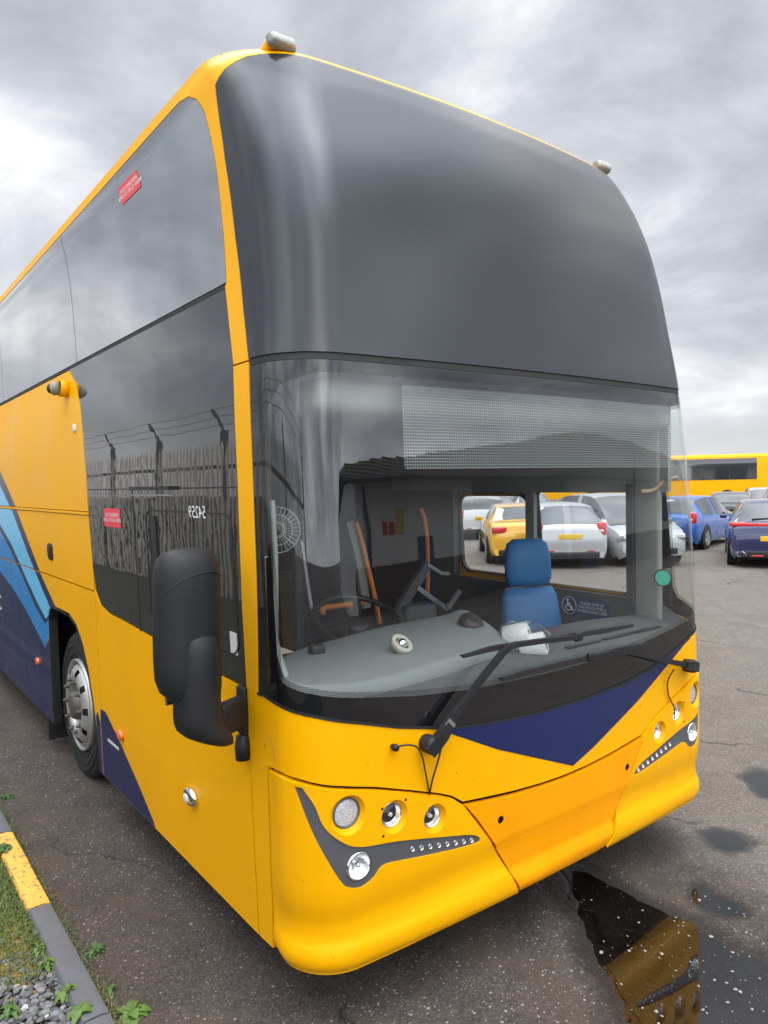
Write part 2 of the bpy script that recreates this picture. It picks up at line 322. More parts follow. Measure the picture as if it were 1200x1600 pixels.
def dens(poly, fine=.045):
    o = []
    for i, a in enumerate(poly):
        b = poly[(i+1) % len(poly)]; d = math.hypot(b[0]-a[0], b[1]-a[1])
        st = fine if min(abs(a[0]), abs(b[0])) < 1.7 or a[0]*b[0] < 0 or abs(b[1]-a[1]) > .02 else .3
        n = max(1, math.ceil(d/st))
        o += [(a[0]+(b[0]-a[0])*k/n, a[1]+(b[1]-a[1])*k/n) for k in range(n)]
    return o
def inside(pu, pz, poly):
    c = np.zeros(len(pu), bool); n = len(poly)
    for i in range(n):
        (x1, y1), (x2, y2) = poly[i], poly[(i+1) % n]
        if y1 == y2: continue
        k = (y1 > pz) != (y2 > pz)
        c ^= k & (pu < (x2-x1)*(pz-y1)/(y2-y1)+x1)
    return c
def bdist(pu, pz, poly):
    m = np.full(len(pu), 9.)
    for i in range(len(poly)):
        a = np.array(poly[i]); b = np.array(poly[(i+1) % len(poly)]); d = b-a; l = max(d@d, 1e-12)
        t = np.clip(((pu-a[0])*d[0]+(pz-a[1])*d[1])/l, 0, 1); m = np.minimum(m, np.hypot(pu-a[0]-t*d[0], pz-a[1]-t*d[1]))
    return m
def circ(u, z, r, n=28, rz=None, skew=1.0): return [(u+r*math.cos(2*math.pi*k/n)*skew, z+(rz or r)*math.sin(2*math.pi*k/n)) for k in range(n)]
def rrect(u0, z0, u1, z1, r, n=5):
    o = []
    for cx, cy, a0 in ((u1-r, z1-r, 0), (u0+r, z1-r, 90), (u0+r, z0+r, 180), (u1-r, z0+r, 270)):
        o += [(cx+r*math.cos(math.radians(a0+90*k/n)), cy+r*math.sin(math.radians(a0+90*k/n))) for k in range(n+1)]
    return o
def panel(name, poly, mat, parent, off=0., thick=.018, holes=(), relief=None, step=.06, fine=.045, hthick=None):
    poly = dens(poly, fine); holes = [dens(h, fine) for h in holes]
    us = [p[0] for p in poly]; zs = [p[1] for p in poly]
    ul = [u for u in np.concatenate([np.arange(-13, -1.7, .15), np.arange(-1.7, 1.7, step*.75), np.arange(1.7, 13, .3)]) if min(us) < u < max(us)]
    zl = np.arange(min(zs)+step/2, max(zs), step)
    gu, gz = [q.ravel() for q in np.meshgrid(np.array(ul), zl)] if len(ul) and len(zl) else (np.zeros(0), np.zeros(0))
    k = inside(gu, gz, poly) & (bdist(gu, gz, poly) > step*.3)
    for h in holes: k &= ~inside(gu, gz, h) & (bdist(gu, gz, h) > step*.3)
    V2 = []; E2 = []; loops = []
    for lp in [poly]+holes:
        b = len(V2); V2 += lp; E2 += [(b+i, b+(i+1) % len(lp)) for i in range(len(lp))]; loops.append((b, len(lp)))
    V2 += list(zip(gu[k], gz[k]))
    vc, ve, vf, ov, oe, of = delaunay_2d_cdt([Vector((float(a), float(b))) for a, b in V2], E2, [], 0, 1e-6)
    newi = {}
    for i, l in enumerate(ov):
        for q in l: newi[q] = i
    vu = np.array([v[0] for v in vc]); vz = np.array([v[1] for v in vc])
    T = np.array([f for f in vf]); cu = vu[T].mean(1); cz = vz[T].mean(1)
    keep = inside(cu, cz, poly)
    for h in holes: keep &= ~inside(cu, cz, h)
    T = T[keep]
    P, Nn = SN(vu, vz, relief, off)
    flip = (np.cross(P[T[:, 1]]-P[T[:, 0]], P[T[:, 2]]-P[T[:, 0]])*Nn[T].mean(1)).sum(-1) < 0
    T[flip] = T[flip][:, ::-1]
    used = np.unique(T); mp_ = {int(i): j for j, i in enumerate(used)}
    verts = [tuple(P[i]) for i in used]; faces = [tuple(mp_[int(q)] for q in t) for t in T]
    uv = [(vu[i], vz[i]) for i in used]; nrm = [tuple(Nn[i]) for i in used]; nfront = len(faces)
    for li, (b, n) in enumerate(loops):
        idx = [newi.get(b+i) for i in range(n)]; th = thick if li == 0 or hthick is None else hthick
        if th <= 0: continue
        fr = [mp_.get(i) for i in idx]; base = len(verts)
        for i in idx:
            verts += [tuple(P[i]-Nn[i]*th), tuple(P[i])]; uv += [(vu[i], vz[i])]*2; nrm += [tuple(Nn[i])]*2
        for i in range(n):
            j = (i+1) % n
            if fr[i] is None or fr[j] is None or fr[i] == fr[j]: continue
            a, b2, c2, d2 = base+2*i+1, base+2*i, base+2*j, base+2*j+1
            faces.append((a, b2, c2, d2) if li == 0 else (a, d2, c2, b2))
    me = bpy.data.meshes.new(name); me.from_pydata(verts, [], faces)
    ul_ = me.uv_layers.new(name='uz')
    li_ = np.zeros(len(me.loops), int); me.loops.foreach_get('vertex_index', li_)
    ul_.data.foreach_set('uv', np.array(uv)[li_].ravel())
    cn = []; 
    for pi, pl in enumerate(me.polygons):
        if pi < nfront: cn += [nrm[v] for v in pl.vertices]
        else: cn += [tuple(pl.normal)]*len(pl.vertices)
    me.polygons.foreach_set('use_smooth', [True]*len(me.polygons)); me.update()
    me.normals_split_custom_set(cn)
    return link(name, me, mat, parent)
def text_mesh(name, body, size, mat, parent, place, mirror=False, bold=0.0, align='CENTER'):
    """lettering turned into a mesh; place(x, y) gives the point in the scene for each letter vertex"""
    c = bpy.data.curves.new(name, 'FONT'); c.body = body; c.size = size; c.align_x = align; c.align_y = 'CENTER'; c.offset = bold; c.resolution_u = 3; c.space_line = .95
    o = bpy.data.objects.new(name, c); COL.objects.link(o)
    dg = bpy.context.evaluated_depsgraph_get(); me = bpy.data.meshes.new_from_object(o.evaluated_get(dg)); bpy.data.objects.remove(o); bpy.data.curves.remove(c)
    for v in me.vertices: v.co = place(-v.co.x if mirror else v.co.x, v.co.y)
    me.materials.clear()
    return link(name, me, mat, parent)
def skin_place(u0, z0, off):
    """u grows from the driver's side to the kerb side, so letters on the driver's side read along +u"""
    return lambda x, y: sp(u0+x, z0+y, off)
# ------------------------------------------------------------------ the coach
coach = thing('coach', 'yellow high-deck coach with tall dark windscreens and navy chevron, parked nose out beside the kerb', 'coach', (XC, 6, 0))
G_ = .0045                                                  # half a panel gap
END = -12.6
# edges of the corner pillar, traced down the driver's side
gapL = [(-1.575, .27), (-1.60, .82), (-1.612, 1.24), (-1.612, 1.57), (-1.58, 2.04), (-1.56, 2.505)]
pilR = [(-1.52, 1.245), (-1.475, 1.7), (-1.445, 2.18), (-1.43, 2.505)]
bot = tr([(440, 1108), (500, 1120), (560, 1128), (620, 1137), (700, 1140)])
bot = [(u, z) for u, z in bot]; bot[-1] = (-.66, 1.062)
low = [(-1.52, 1.245), (-1.47, 1.249), (-1.36, 1.238), (-1.2, 1.212), (-1.05, 1.172), (-.88, 1.12), (-.66, 1.07), (-.45, 1.042), (-.2, 1.028), (0, 1.026)]
lowfull = low + mir(low)[1:]
# front bumper seams
seam_ = [(-1.462, .985), (-1.36, .992), (-1.27, .985), (-1.11, .955), (-.98, .92), (-.84, .872), (-.70, .822), (-.64, .795), (-.587, .757)]
cseam = [(-.587, .757), (-.45, .742), (-.32, .728), (-.15, .716), (0, .712)]
topb = seam_ + cseam[1:]; topfull = topb + mir(topb)[1:]
m_front = m_yel
# lower front: the band below the glass with both lower pillars
gapR = [(-u, z) for u, z in gapL]
pilRr = [(-u, z) for u, z in pilR]
outer = gapL[::-1] + [(-1.467, .275), (-1.467, .99)] + [(u, z+.004) for u, z in topfull[1:-1]] + [(1.467, .99), (1.467, .275)] + gapR + pilRr[::-1] + lowfull[::-1][1:-1] + pilR
front = panel('front_panel', outer, m_yel, coach, thick=.02)
# navy chevron between the glass and the yellow
chev = [(-.67, 1.068)] + [(-.40, .928), (.055, .742)] + [(.20, .792), (.37, .862), (.55, .935), (.75, 1.03), (1.0, 1.145), (1.06, 1.165)]
up_ = [(u, z-.0005) for u, z in lowfull if -.66 <= u <= 1.06][::-1]
panel('chevron_stripe', [(-.665, 1.06)] + chev[1:] + up_, m_navy, coach, off=.0016, thick=.001)
# ---- bumper: corner mouldings with a swelling lip, and the middle panel
def relief(u, z):
    a = np.abs(u); f = np.clip((1.50-a)/.16, 0, 1); f = f*f*(3-2*f)
    lipz = .385-.045*np.clip(a, 0, 1.2)/1.2
    t = np.clip((lipz+.055-z)/.055, 0, 1); t = t*t*(3-2*t)
    k = np.clip((.325-z)/.05, 0, 1)
    hollow = -.014*np.exp(-((z-lipz-.10)/.07)**2)
    return .010*f + f*(.013*t + hollow) - .022*k*k
def reliefc(u, z):
    a = np.abs(u); t = np.clip((.535-z)/.018, 0, 1); t = t*t*(3-2*t)
    l = np.clip((.40-z)/.05, 0, 1); l = l*l*(3-2*l); k = np.clip((.325-z)/.05, 0, 1)
    dent = -.010*np.exp(-(((u-.12)/.16)**2+((z-.32)/.03)**2)) - .006*np.exp(-(((u+.05)/.05)**2+((z-.33)/.03)**2)) - .008*np.exp(-(((u-.30)/.06)**2+((z-.31)/.03)**2))
    ridge = .006*np.exp(-((z-.542)/.012)**2)
    edge = np.clip((z-.70+.02*0)/.02, 0, 1)
    return .012 - .012*t + ridge + .024*l - .035*k*k + dent
def corner(sgn):
    X = (lambda L_: L_) if sgn < 0 else (lambda L_: [(-u, z) for u, z in L_])
    div = [(-.592, .750), (-.54, .68), (-.46, .57), (-.375, .43), (-.30, .285)]
    pl = X([(-1.452, .975)] + [(u, z-.006-.004*max(0, min(1, (-u-.8)/.4))) for u, z in seam_[1:-1]] + div + [(-.5, .279), (-.9, .272), (-1.2, .270), (-1.452, .272)])
    lamps = [(-1.098, .853, .054), (-.912, .796, .047), (-.731, .737, .043)]
    trim_o = X([(-1.287, .958), (-1.286, .963), (-1.281, .9635), (-1.262, .9625), (-1.2555, .961), (-1.252, .955), (-1.215, .90), (-1.185, .822), (-1.12, .757), (-1.05, .724), (-.90, .700), (-.70, .655), (-.545, .615), (-.512, .578), (-.60, .580), (-.78, .604), (-.90, .622), (-.955, .628), (-.985, .618), (-1.005, .598), (-1.035, .582), (-1.065, .576), (-1.10, .585), (-1.13, .607), (-1.18, .70), (-1.235, .82)])
    trim_o = [p[:2] for p in smooth([(a, b, 0) for a, b in trim_o], 4, True)]
    holes = [X(circ(u, z, r*1.34, skew=.92)) for u, z, r in lamps] + [trim_o]
    c = panel('bumper_corner', pl, m_yel2, coach, relief=relief, thick=.03, holes=holes, step=.03, fine=.03, hthick=.012)
    # grey trim set into the moulding, holding the low round lamp and eight small lights
    ti = [(u, z) for u, z in trim_o]
    cu_ = sum(p[0] for p in ti)/len(ti); rl = (-1.065, .655, .05); smalls = [(-.835+.0408*k*1.0, .647-.0078*k, .0135) for k in range(8)]
    th = [X(circ(rl[0], rl[1], rl[2]*1.10, skew=.95))] + [X(circ(u, z, r, n=14)) for u, z, r in smalls]
    trm = panel('lamp_trim', ti, m_greytrim, c, relief=relief, off=-.006, thick=.01, holes=th, step=.05, fine=.03, hthick=.025)
    def lampset(par, u, z, r, kind, rec, ring=None):
        u = u if sgn < 0 else -u
        rel = relief(np.array([u]), np.array([z]))[0]
        p0 = sp(u, z, rel); n0 = sn(u, z); ax = (n0*.55+Vector((0, -1, 0))*.45).normalized()
        o = p0 - n0*rec - ax*0.004
        if ring:                                            # the yellow cone from the hole's edge back to the lamp
            a = Vector((0, 0, 1)); a = (a-ax*a.dot(ax)).normalized(); b = a.cross(ax)
            hole = [sp(uu, zz_, relief(np.array([uu]), np.array([zz_]))[0]) for uu, zz_ in dens(circ(u, z, r*1.34, skew=.92), .03)]
            inner = []
            for q in hole:
                d = q-p0; d = d-ax*d.dot(ax); d.normalize(); inner.append(o+d*r*1.02)
            mid = [q1.lerp(q2, .5)-n0*.002 for q1, q2 in zip(hole, inner)]
            MB().loft([hole, mid, inner], caps=False).build('lamp_recess', m_yel2, par)
        hl = MB().lathe([(r*1.03, -.02), (r*1.03, .004), (r*.93, .006), (r*.9, -.002)], o, ax, 32).build('headlight' if r > .02 else 'running_light', m_chrome if kind != 'led' else m_greytrim, par)
        if kind == 'led':
            MB().lathe([(0, .002), (r*.55, .0015), (r*.92, -.001)], o, ax, 28).build('reflector', m_ledw, hl)
        else:
            MB().lathe([(r*.91, .0), (r*.75, -.016), (r*.5, -.026), (r*.28, -.031), (0, -.033)], o, ax, 32).build('reflector', m_refl, hl)
            MB().lathe([(0, .004), (r*.14, .002), (r*.2, -.008), (r*.2, -.03)], o, ax, 16).build('bulb', m_white if kind == 'bulb' else m_chrome, hl)
        if r > .02: MB().lathe([(0, .012), (r*.4, .0105), (r*.75, .006), (r*.93, -.0005)], o, ax, 28).build('lens', m_lens, hl)
    lampset(c, *lamps[0], 'led', .022, True); lampset(c, *lamps[1], 'proj', .022, True); lampset(c, *lamps[2], 'bulb', .022, True)
    lampset(c, rl[0], rl[1], rl[2], 'proj', .004)
    for du, dz in ((-.052, .045), (.050, .052), (-.052, -.058)):
        hu = -.912+du; hu = hu if sgn < 0 else -hu; hz_ = .796+dz; MB().lathe([(.0055, -.001), (.0055, .0012), (0, .0012)], sp(hu, hz_, relief(np.array([hu]), np.array([hz_]))[0]), sn(hu, hz_), 10).build('fixing_hole', m_black, c)
    for u, z, r in smalls: lampset(c, u, z, r*.8, 'led2', .006)
    return c
bc_l = corner(-1); bc_r = corner(1)
cp = [(-.580, .744), (-.45, .728), (-.32, .715), (-.15, .704), (0, .700)]
cpl = [(-.580, .744), (-.52, .67), (-.445, .56), (-.36, .42), (-.288, .285)]
pol = cp + mir(cp)[1:] + mir(cpl)[1:][:0]
pol = cp + mir(cp)[1:] + [(-u, z) for u, z in cpl[1:]] + [(0, .288)] + cpl[::-1][:-1]
pol = [p for i, p in enumerate(pol) if p not in pol[:i]]
eyes = [(-.40, .635), (.445, .635)]
mid = panel('bumper_centre', pol, m_orange, coach, relief=reliefc, thick=.03, step=.03, fine=.03, holes=[circ(u, z, .017, 18) for u, z in eyes], hthick=.004)
tag(mid, 'faded amber middle bumper panel with two towing-eye holes')
for u, z in eyes:
    MB().lathe([(.021, .0), (.020, -.004), (.018, -.014), (0, -.016)], sp(u, z, .0), sn(u, z), 20).build('towing_eye_socket', m_blackd, mid)
# ---- glass
def uL(z):                                                  # left edge of the upper windscreen
    return float(np.interp(z, [2.505, 2.72, 3.01, 3.34, 3.5, 3.6, 3.68], [-1.43, -1.455, -1.475, -1.468, -1.44, -1.41, -1.375]))
m_wglass = glass('windscreen glass', (.90, .93, .91), 1.72, film=.012, filmcol=(.4, .41, .42), wave=.0016)
ws_out = [(u+(.006 if u < 0 else -.006), z+.006) for u, z in lowfull] + [(-u, z) for u, z in pilR[1:]][:0]
ws_out = [(-1.516, 1.248)] + [(u, z+.002) for u, z in lowfull[1:-1]] + [(1.516, 1.248)] + [(-u-.004, z) for u, z in pilR[1:3]] + [(1.425, 2.487), (-1.425, 2.487)] + [(u+.004, z) for u, z in pilR[1:3]][::-1]
clear = [(-1.352, 1.36), (-1.33, 1.325), (-1.26, 1.305), (-1.03, 1.262), (-.79, 1.225), (-.5, 1.20), (0, 1.19), (.5, 1.205), (.79, 1.235), (1.03, 1.262), (1.27, 1.30), (1.37, 1.34), (1.40, 1.40), (1.40, 2.0), (1.385, 2.30), (1.36, 2.44), (-1.15, 2.44), (-1.27, 2.40), (-1.33, 2.30), (-1.355, 2.05)]
ws = panel('windscreen', clear, m_wglass, coach, off=.001, thick=0)
panel('windscreen_rubber', [(u, z-.0015) for u, z in lowfull]+[(u, z+.009) for u, z in lowfull[::-1]], m_rubber, ws, off=.0028, thick=.003)
m_dots = bpy.data.materials.new('black glass dots')
def dotmat(m, pitch, rad, dotcol, base=None, ba=0., rough=.4, rows=1.0):
    m.use_nodes = True; t = m.node_tree; b = t.nodes['Principled BSDF']; b.inputs['Roughness'].default_value = rough
    uvn = t.nodes.new('ShaderNodeUVMap'); uvn.uv_map = 'uz'
    vm = t.nodes.new('ShaderNodeVectorMath'); vm.operation = 'MULTIPLY'; vm.inputs[1].default_value = (1/pitch, 1/(pitch*rows), 0); t.links.new(uvn.outputs[0], vm.inputs[0])
    fr = t.nodes.new('ShaderNodeVectorMath'); fr.operation = 'FRACTION'; t.links.new(vm.outputs[0], fr.inputs[0])
    ds = t.nodes.new('ShaderNodeVectorMath'); ds.operation = 'DISTANCE'; t.links.new(fr.outputs[0], ds.inputs[0]); ds.inputs[1].default_value = (.5, .5, 0)
    lt = t.nodes.new('ShaderNodeMath'); lt.operation = 'LESS_THAN'; t.links.new(ds.outputs['Value'], lt.inputs[0]); lt.inputs[1].default_value = rad
    mc = t.nodes.new('ShaderNodeMix'); mc.data_type = 'RGBA'; t.links.new(lt.outputs[0], mc.inputs[0]); mc.inputs[6].default_value = (*(base or dotcol), 1); mc.inputs[7].default_value = (*dotcol, 1); t.links.new(mc.outputs[2], b.inputs['Base Color'])
    mr = t.nodes.new('ShaderNodeMapRange'); t.links.new(lt.outputs[0], mr.inputs[0]); mr.inputs[3].default_value = ba; mr.inputs[4].default_value = 1; t.links.new(mr.outputs[0], b.inputs['Alpha'])
dotmat(m_dots, .0062, .38, (.008, .008, .008))
fr_ = panel('glass_border', ws_out, m_frit, ws, off=-.0015, thick=.004, holes=[clear], hthick=0)
def inset(poly, d):
    n = len(poly); o = []
    A_ = sum(poly[i][0]*poly[(i+1) % n][1]-poly[(i+1) % n][0]*poly[i][1] for i in range(n)); s_ = 1 if A_ > 0 else -1
    for i in range(n):
        a, b, c = poly[i-1], poly[i], poly[(i+1) % n]
        n1_ = Vector((-(b[1]-a[1]), b[0]-a[0])).normalized(); n2_ = Vector((-(c[1]-b[1]), c[0]-b[0])).normalized(); m_ = (n1_+n2_); m_ = m_/max(m_.dot(n1_), .3)
        o.append((b[0]+m_.x*d*s_, b[1]+m_.y*d*s_))
    return o
panel('dotted_edge', inset(clear, .001), m_dots, ws, off=-.003, thick=0, holes=[inset(clear, .020)], step=.2)
# perforated film behind the glass where the destination was shown
m_film = bpy.data.materials.new('perforated white film'); dotmat(m_film, .0120, .19, (.46, .48, .46), base=(.33, .35, .34), ba=.19, rows=1.0)
fm = rrect(-.80, 2.09, 1.02, 2.415, .01)
panel('display_film', fm, m_film, coach, off=-.012, thick=0)
m_film2 = glass('display film edge', (.7, .7, .7), 1.1, film=.12, filmcol=(.5, .52, .52))
panel('display_frame', rrect(-.80, 2.372, 1.02, 2.414, .004), m_film2, coach, off=-.009, thick=0)
panel('pillar_trim', tr([(407, 785), (415, 782), (420, 880), (420, 1000), (428, 1035), (438, 1060), (425, 1062), (413, 1030), (410, 960)]), m_pale, coach, off=-.02, thick=.02)
# upper windscreen: dark and dusty
m_ug = M('dark tinted upper windscreen', (.053, .057, .061), .19, metal=.72, coat=.0, var=.12, vscale=1.4, spec=.7, rvar=.03, coat_rough=.0, bump=.0002, bscale=2)
zt = 3.79
upw = [(-1.424, 2.515), (0, 2.515), (1.424, 2.515)] + [(-uL(z)-.006, z) for z in (2.72, 3.01, 3.34, 3.5, 3.6, 3.68)] + [(1.31, 3.722), (1.24, 3.752), (1.14, 3.765), (.9, 3.768), (0, 3.768), (-.9, 3.768), (-1.14, 3.765), (-1.24, 3.752), (-1.31, 3.722)] + [(uL(z)+.006, z) for z in (3.68, 3.6, 3.5, 3.34, 3.01, 2.72)]
uws = panel('upper_windscreen', upw, m_ug, coach, off=.002, thick=.012)
tag(uws, 'dark tinted upper windscreen reflecting the clouds')
panel('windscreen_seal', [(-1.425, 2.489), (1.425, 2.489), (1.425, 2.513), (-1.425, 2.513)], m_rubber, coach, off=-.003, thick=.01)
m_smear = M('frosted sheet behind glass', (.05, .065, .07), .4)
# ---- upper pillars, roof rail, roof
wcorner = [(-1.585, 2.852), (-1.56, 3.2), (-1.535, 3.5), (-1.525, 3.62), (-1.54, 3.70), (-1.59, 3.755), (-1.68, 3.783), (-1.8, 3.786)]
def upperhalf(sg):
    X = (lambda L_: L_) if sg < 0 else (lambda L_: [(-u, z) for u, z in L_])
    return X(wcorner), X([(-1.60, 2.84), (-1.585, 2.70), (-1.558, 2.512), (-1.43, 2.512)]), X([(uL(z), z) for z in (2.72, 3.01, 3.34, 3.5, 3.6, 3.68)] + [(-1.312, 3.727), (-1.242, 3.758), (-1.14, 3.771), (-.9, 3.774)])
a1, a2, a3 = upperhalf(-1); b1, b2, b3 = upperhalf(1)
roofpoly = [(END, 3.786)] + a1[::-1] + a2 + a3 + [(0, 3.774)] + b3[::-1] + b2[::-1] + b1 + [(-END, 3.786), (-END, 3.87), (END, 3.87)]
rf = panel('cant_rail', roofpoly, m_yel, coach, thick=.02)
# curved roof skin above the rail
rl_ = [(u, 3.87) for u in list(np.arange(END, -1.7, .5)) + list(np.arange(-1.7, 1.71, .06)) + list(np.arange(1.9, 12.7, .5))]
edge = [sp(u, z) for u, z in rl_]
rings = [edge]
for k, (sc__, dz) in enumerate(((.96, .014), (.85, .03), (.5, .05), (.0, .06))):
    ring = []
    for q in edge:
        cy = max(q.y, 1.1); c_ = Vector((XC, min(max(q.y, 1.4), 12), 0)); ring.append(Vector((c_.x+(q.x-c_.x)*sc__, c_.y+(q.y-c_.y)*sc__, 3.87+dz)))
    rings.append(ring)
m = MB(); n_ = len(edge)
m.add([p for r_ in rings for p in r_], [(i*n_+k, i*n_+k+1, (i+1)*n_+k+1, (i+1)*n_+k) for i in range(4) for k in range(n_-1)], True)
m.build('roof', m_yel, coach)
# ---- driver's side: glazing
m_sg = M('dark tinted side glass', (.085, .085, .085), .015, metal=.7, coat=.3, var=.1, vscale=2, spec=.9, rvar=.01, coat_rough=.0, bump=.0017, bscale=1.15)
m_sg2 = M('dark tinted side glass upper', (.50, .505, .51), .02, metal=.85, coat=0, var=.25, vscale=2, spec=.9, rvar=.01, coat_rough=.0, bump=.0006, bscale=1.1)
ws1 = [(-3.835, 2.856), (-1.592, 2.856)] + [(u-.006, z) for u, z in wcorner[1:]] + [(-3.835, 3.780)]
win1 = panel('upper_side_window', ws1, m_sg2, coach, off=-.002, thick=.01)
panel('upper_side_window', rrect(-6.35, 2.856, -3.845, 3.780, .004), m_sg2, coach, off=-.002, thick=.01)
for a in (-8.87, -11.39):
    panel('upper_side_window', rrect(a, 2.856, a+2.51, 3.780, .004), m_sg2, coach, off=-.002, thick=.01)
panel('window_seal', [(END, 2.836), (-1.60, 2.836), (-1.60, 2.853), (END, 2.853)], m_rubber, coach, off=-.004, thick=.01)
swoosh = [(-4.02, 2.832), (-3.86, 2.72), (-3.76, 2.56), (-3.71, 2.36), (-3.685, 2.1), (-3.675, 1.8), (-3.66, 1.55), (-3.62, 1.42), (-3.53, 1.345), (-3.38, 1.318)]
gl = [(-1.60, 2.832), (-1.585, 2.70), (-1.563, 2.505), (-1.588, 2.04), (-1.618, 1.57), (-1.618, 1.252), (-2.0, 1.262), (-2.6, 1.287), (-3.1, 1.31)]
dw = panel('driver_side_glazing', swoosh + gl[::-1], m_sg, coach, off=-.002, thick=.012)
panel('glazing_seam', [(-3.67, 2.030), (-1.60, 2.030), (-1.60, 2.036), (-3.67, 2.036)], m_rubber, dw, off=-.0005, thick=.004)
# the sliding cab window: rain strip, frame rails, pane
MB().bar([sp(u, 2.035, .012) for u in (-2.80, -2.5, -2.25)], .03, .018).build('rain_strip', m_black, dw)
MB().bar([sp(u, 2.002, .010) for u in (-2.80, -2.5, -2.25)], .02, .006).build('rain_strip_edge', m_steel, dw)
panel('window_frame', rrect(-2.66, 1.36, -1.66, 1.93, .06), m_black, dw, off=.001, thick=.003, holes=[rrect(-2.650, 1.368, -1.67, 1.922, .055)])
panel('window_slide', [(-2.57, 1.39), (-2.51, 1.39), (-2.51, 1.90), (-2.57, 1.90)], m_black, dw, off=.006, thick=.006)
panel('glazing_seal', [(-2.845, 1.275), (-2.836, 1.275), (-2.836, 2.03), (-2.845, 2.03)], m_rubber, dw, off=.0, thick=.003)
# ---- driver's side: bodywork below
arch = [(-4.90, .27), (-4.90, 1.08), (-4.86, 1.15), (-4.78, 1.19), (-4.30, 1.19), (-4.12, 1.14), (-3.98, 1.03), (-3.87, .88), (-3.79, .70), (-3.73, .50), (-3.70, .27)]
sw2 = [(u-.008, z) for u, z in swoosh]
main = [(-3.64, .27), (-1.585, .27)] + [(u-.01, z) for u, z in gapL[1:3]] + [(u, z-.007) for u, z in gl[5:][0:]] + [(-3.38, 1.310), (-3.53, 1.337), (-3.632, 1.415), (-3.64, 1.45)]
pA = panel('cab_side_panel', [(-3.643, .27), (-1.585, .27), (-1.61, .82), (-1.622, 1.243), (-2.0, 1.254), (-2.6, 1.279), (-3.1, 1.302), (-3.38, 1.310), (-3.53, 1.337), (-3.616, 1.40), (-3.643, 1.42)], m_yel, coach, thick=.02)
pB = panel('locker_door', [(-3.693, 1.873), (-8.3, 1.873), (-8.3, 1.415), (-4.55, 1.415), (-3.66, 1.415), (-3.668, 1.6)], m_yel, coach, thick=.02)
pC = panel('upper_body_side', [(-4.03, 2.826)] + [(u-.008, z) for u, z in swoosh[1:5]] + [(-3.693, 1.90), (END, 1.90), (END, 2.826)], m_yel, coach, thick=.02)
panel('body_moulding', [(END, 1.878), (-3.69, 1.878), (-3.69, 1.895), (END, 1.895)], m_yel, coach, off=.006, thick=.02)
pD = panel('wheel_arch_panel', [(-3.652, 1.405), (-3.652, .272), (-3.70, .272), (-3.73, .50), (-3.79, .70), (-3.87, .88), (-3.98, 1.03), (-4.12, 1.14), (-4.30, 1.19), (-4.78, 1.19), (-4.86, 1.15), (-4.90, 1.08), (-4.90, .27), (-8.3, .27), (-8.3, 1.405)], m_yel, coach, thick=.035)
pE = panel('rear_body_side', [(END, .27), (-8.31, .27), (-8.31, 1.873), (END, 1.873)], m_navy, coach, thick=.02)
# livery: navy edge, light blue, navy line, mid blue, navy
def diag(points): return points
A1 = [(-5.55, 2.30), (-5.0, 1.98), (-4.55, 1.55), (-4.36, 1.32), (-4.28, 1.19)]      # placeholder, replaced below
tA = tr([(4, 745), (22, 786), (46, 850), (66, 902), (90, 955)]); tB = tr([(2, 762), (20, 800), (44, 865), (60, 905), (78, 948)])
tC = tr([(2, 822), (18, 850), (42, 905), (58, 940), (72, 967)]); tD = tr([(2, 832), (15, 856), (40, 911), (56, 948), (71, 975)])
tE = tr([(1, 893), (20, 918), (42, 955), (60, 990), (71, 1012)])
def ext(t, du=1.1):
    a, b = t[0], t[1]; s_ = (a[1]-b[1])/(a[0]-b[0]); return [(a[0]-du, a[1]-du*s_)]+t
tA, tB, tC, tD, tE = [ext(t) for t in (tA, tB, tC, tD, tE)]
def clip_half(poly, ax, v, keep_less):
    o = []
    for i, a in enumerate(poly):
        b = poly[(i+1) % len(poly)]; ia = (a[ax] <= v) == keep_less; ib = (b[ax] <= v) == keep_less
        if ia: o.append(a)
        if ia != ib:
            t = (v-a[ax])/(b[ax]-a[ax]); o.append(tuple(a[k]+(b[k]-a[k])*t for k in (0, 1)))
    return o
def band(name, t1, t2, mat, off):
    base = t1 + t2[::-1]
    for zlo, zhi, par in ((1.901, 2.82, pC), (1.4155, 1.8725, pB), (.272, 1.404, pD)):
        q = clip_half(clip_half(base, 1, zhi, True), 1, zlo, False)
        q = clip_half(q, 0, -8.29, False) if par is not pC else q
        if par is pD: q = clip_half(q, 0, -4.903, True) if name in ('mid_blue_stripe', 'navy_field') else q
        if len(q) > 2:
            try: panel(name, q, mat, par, off=off, thick=.0008)
            except Exception as ex: print('band', name, ex)
def toarch(t, extra): return t+extra
band('navy_edge_stripe', toarch(tA, [(-4.50, 1.195)]), toarch(tB, [(-4.78, 1.195)]), m_navy, .0018)
band('light_blue_stripe', toarch(tB, [(-4.80, 1.192), (-4.87, 1.155)]), toarch(tC, [(-4.903, 1.10)]), m_lblue, .0018)
band('navy_line', toarch(tC, [(-4.905, 1.10)]), toarch(tD, [(-4.905, 1.07)]), m_navy, .0020)
band('mid_blue_stripe', toarch(tD, [(-4.905, 1.07)]), toarch(tE, [(-4.905, .95)]), m_mblue, .0018)
fld = tE + [(-4.905, .93), (-4.905, .27), (-8.29, .27), (-8.29, 1.87)]
band('navy_field', tE+[(-4.905, .93)], [(-8.29, 2.2), (-8.29, .272), (-4.905, .272)], m_navy, .0018)
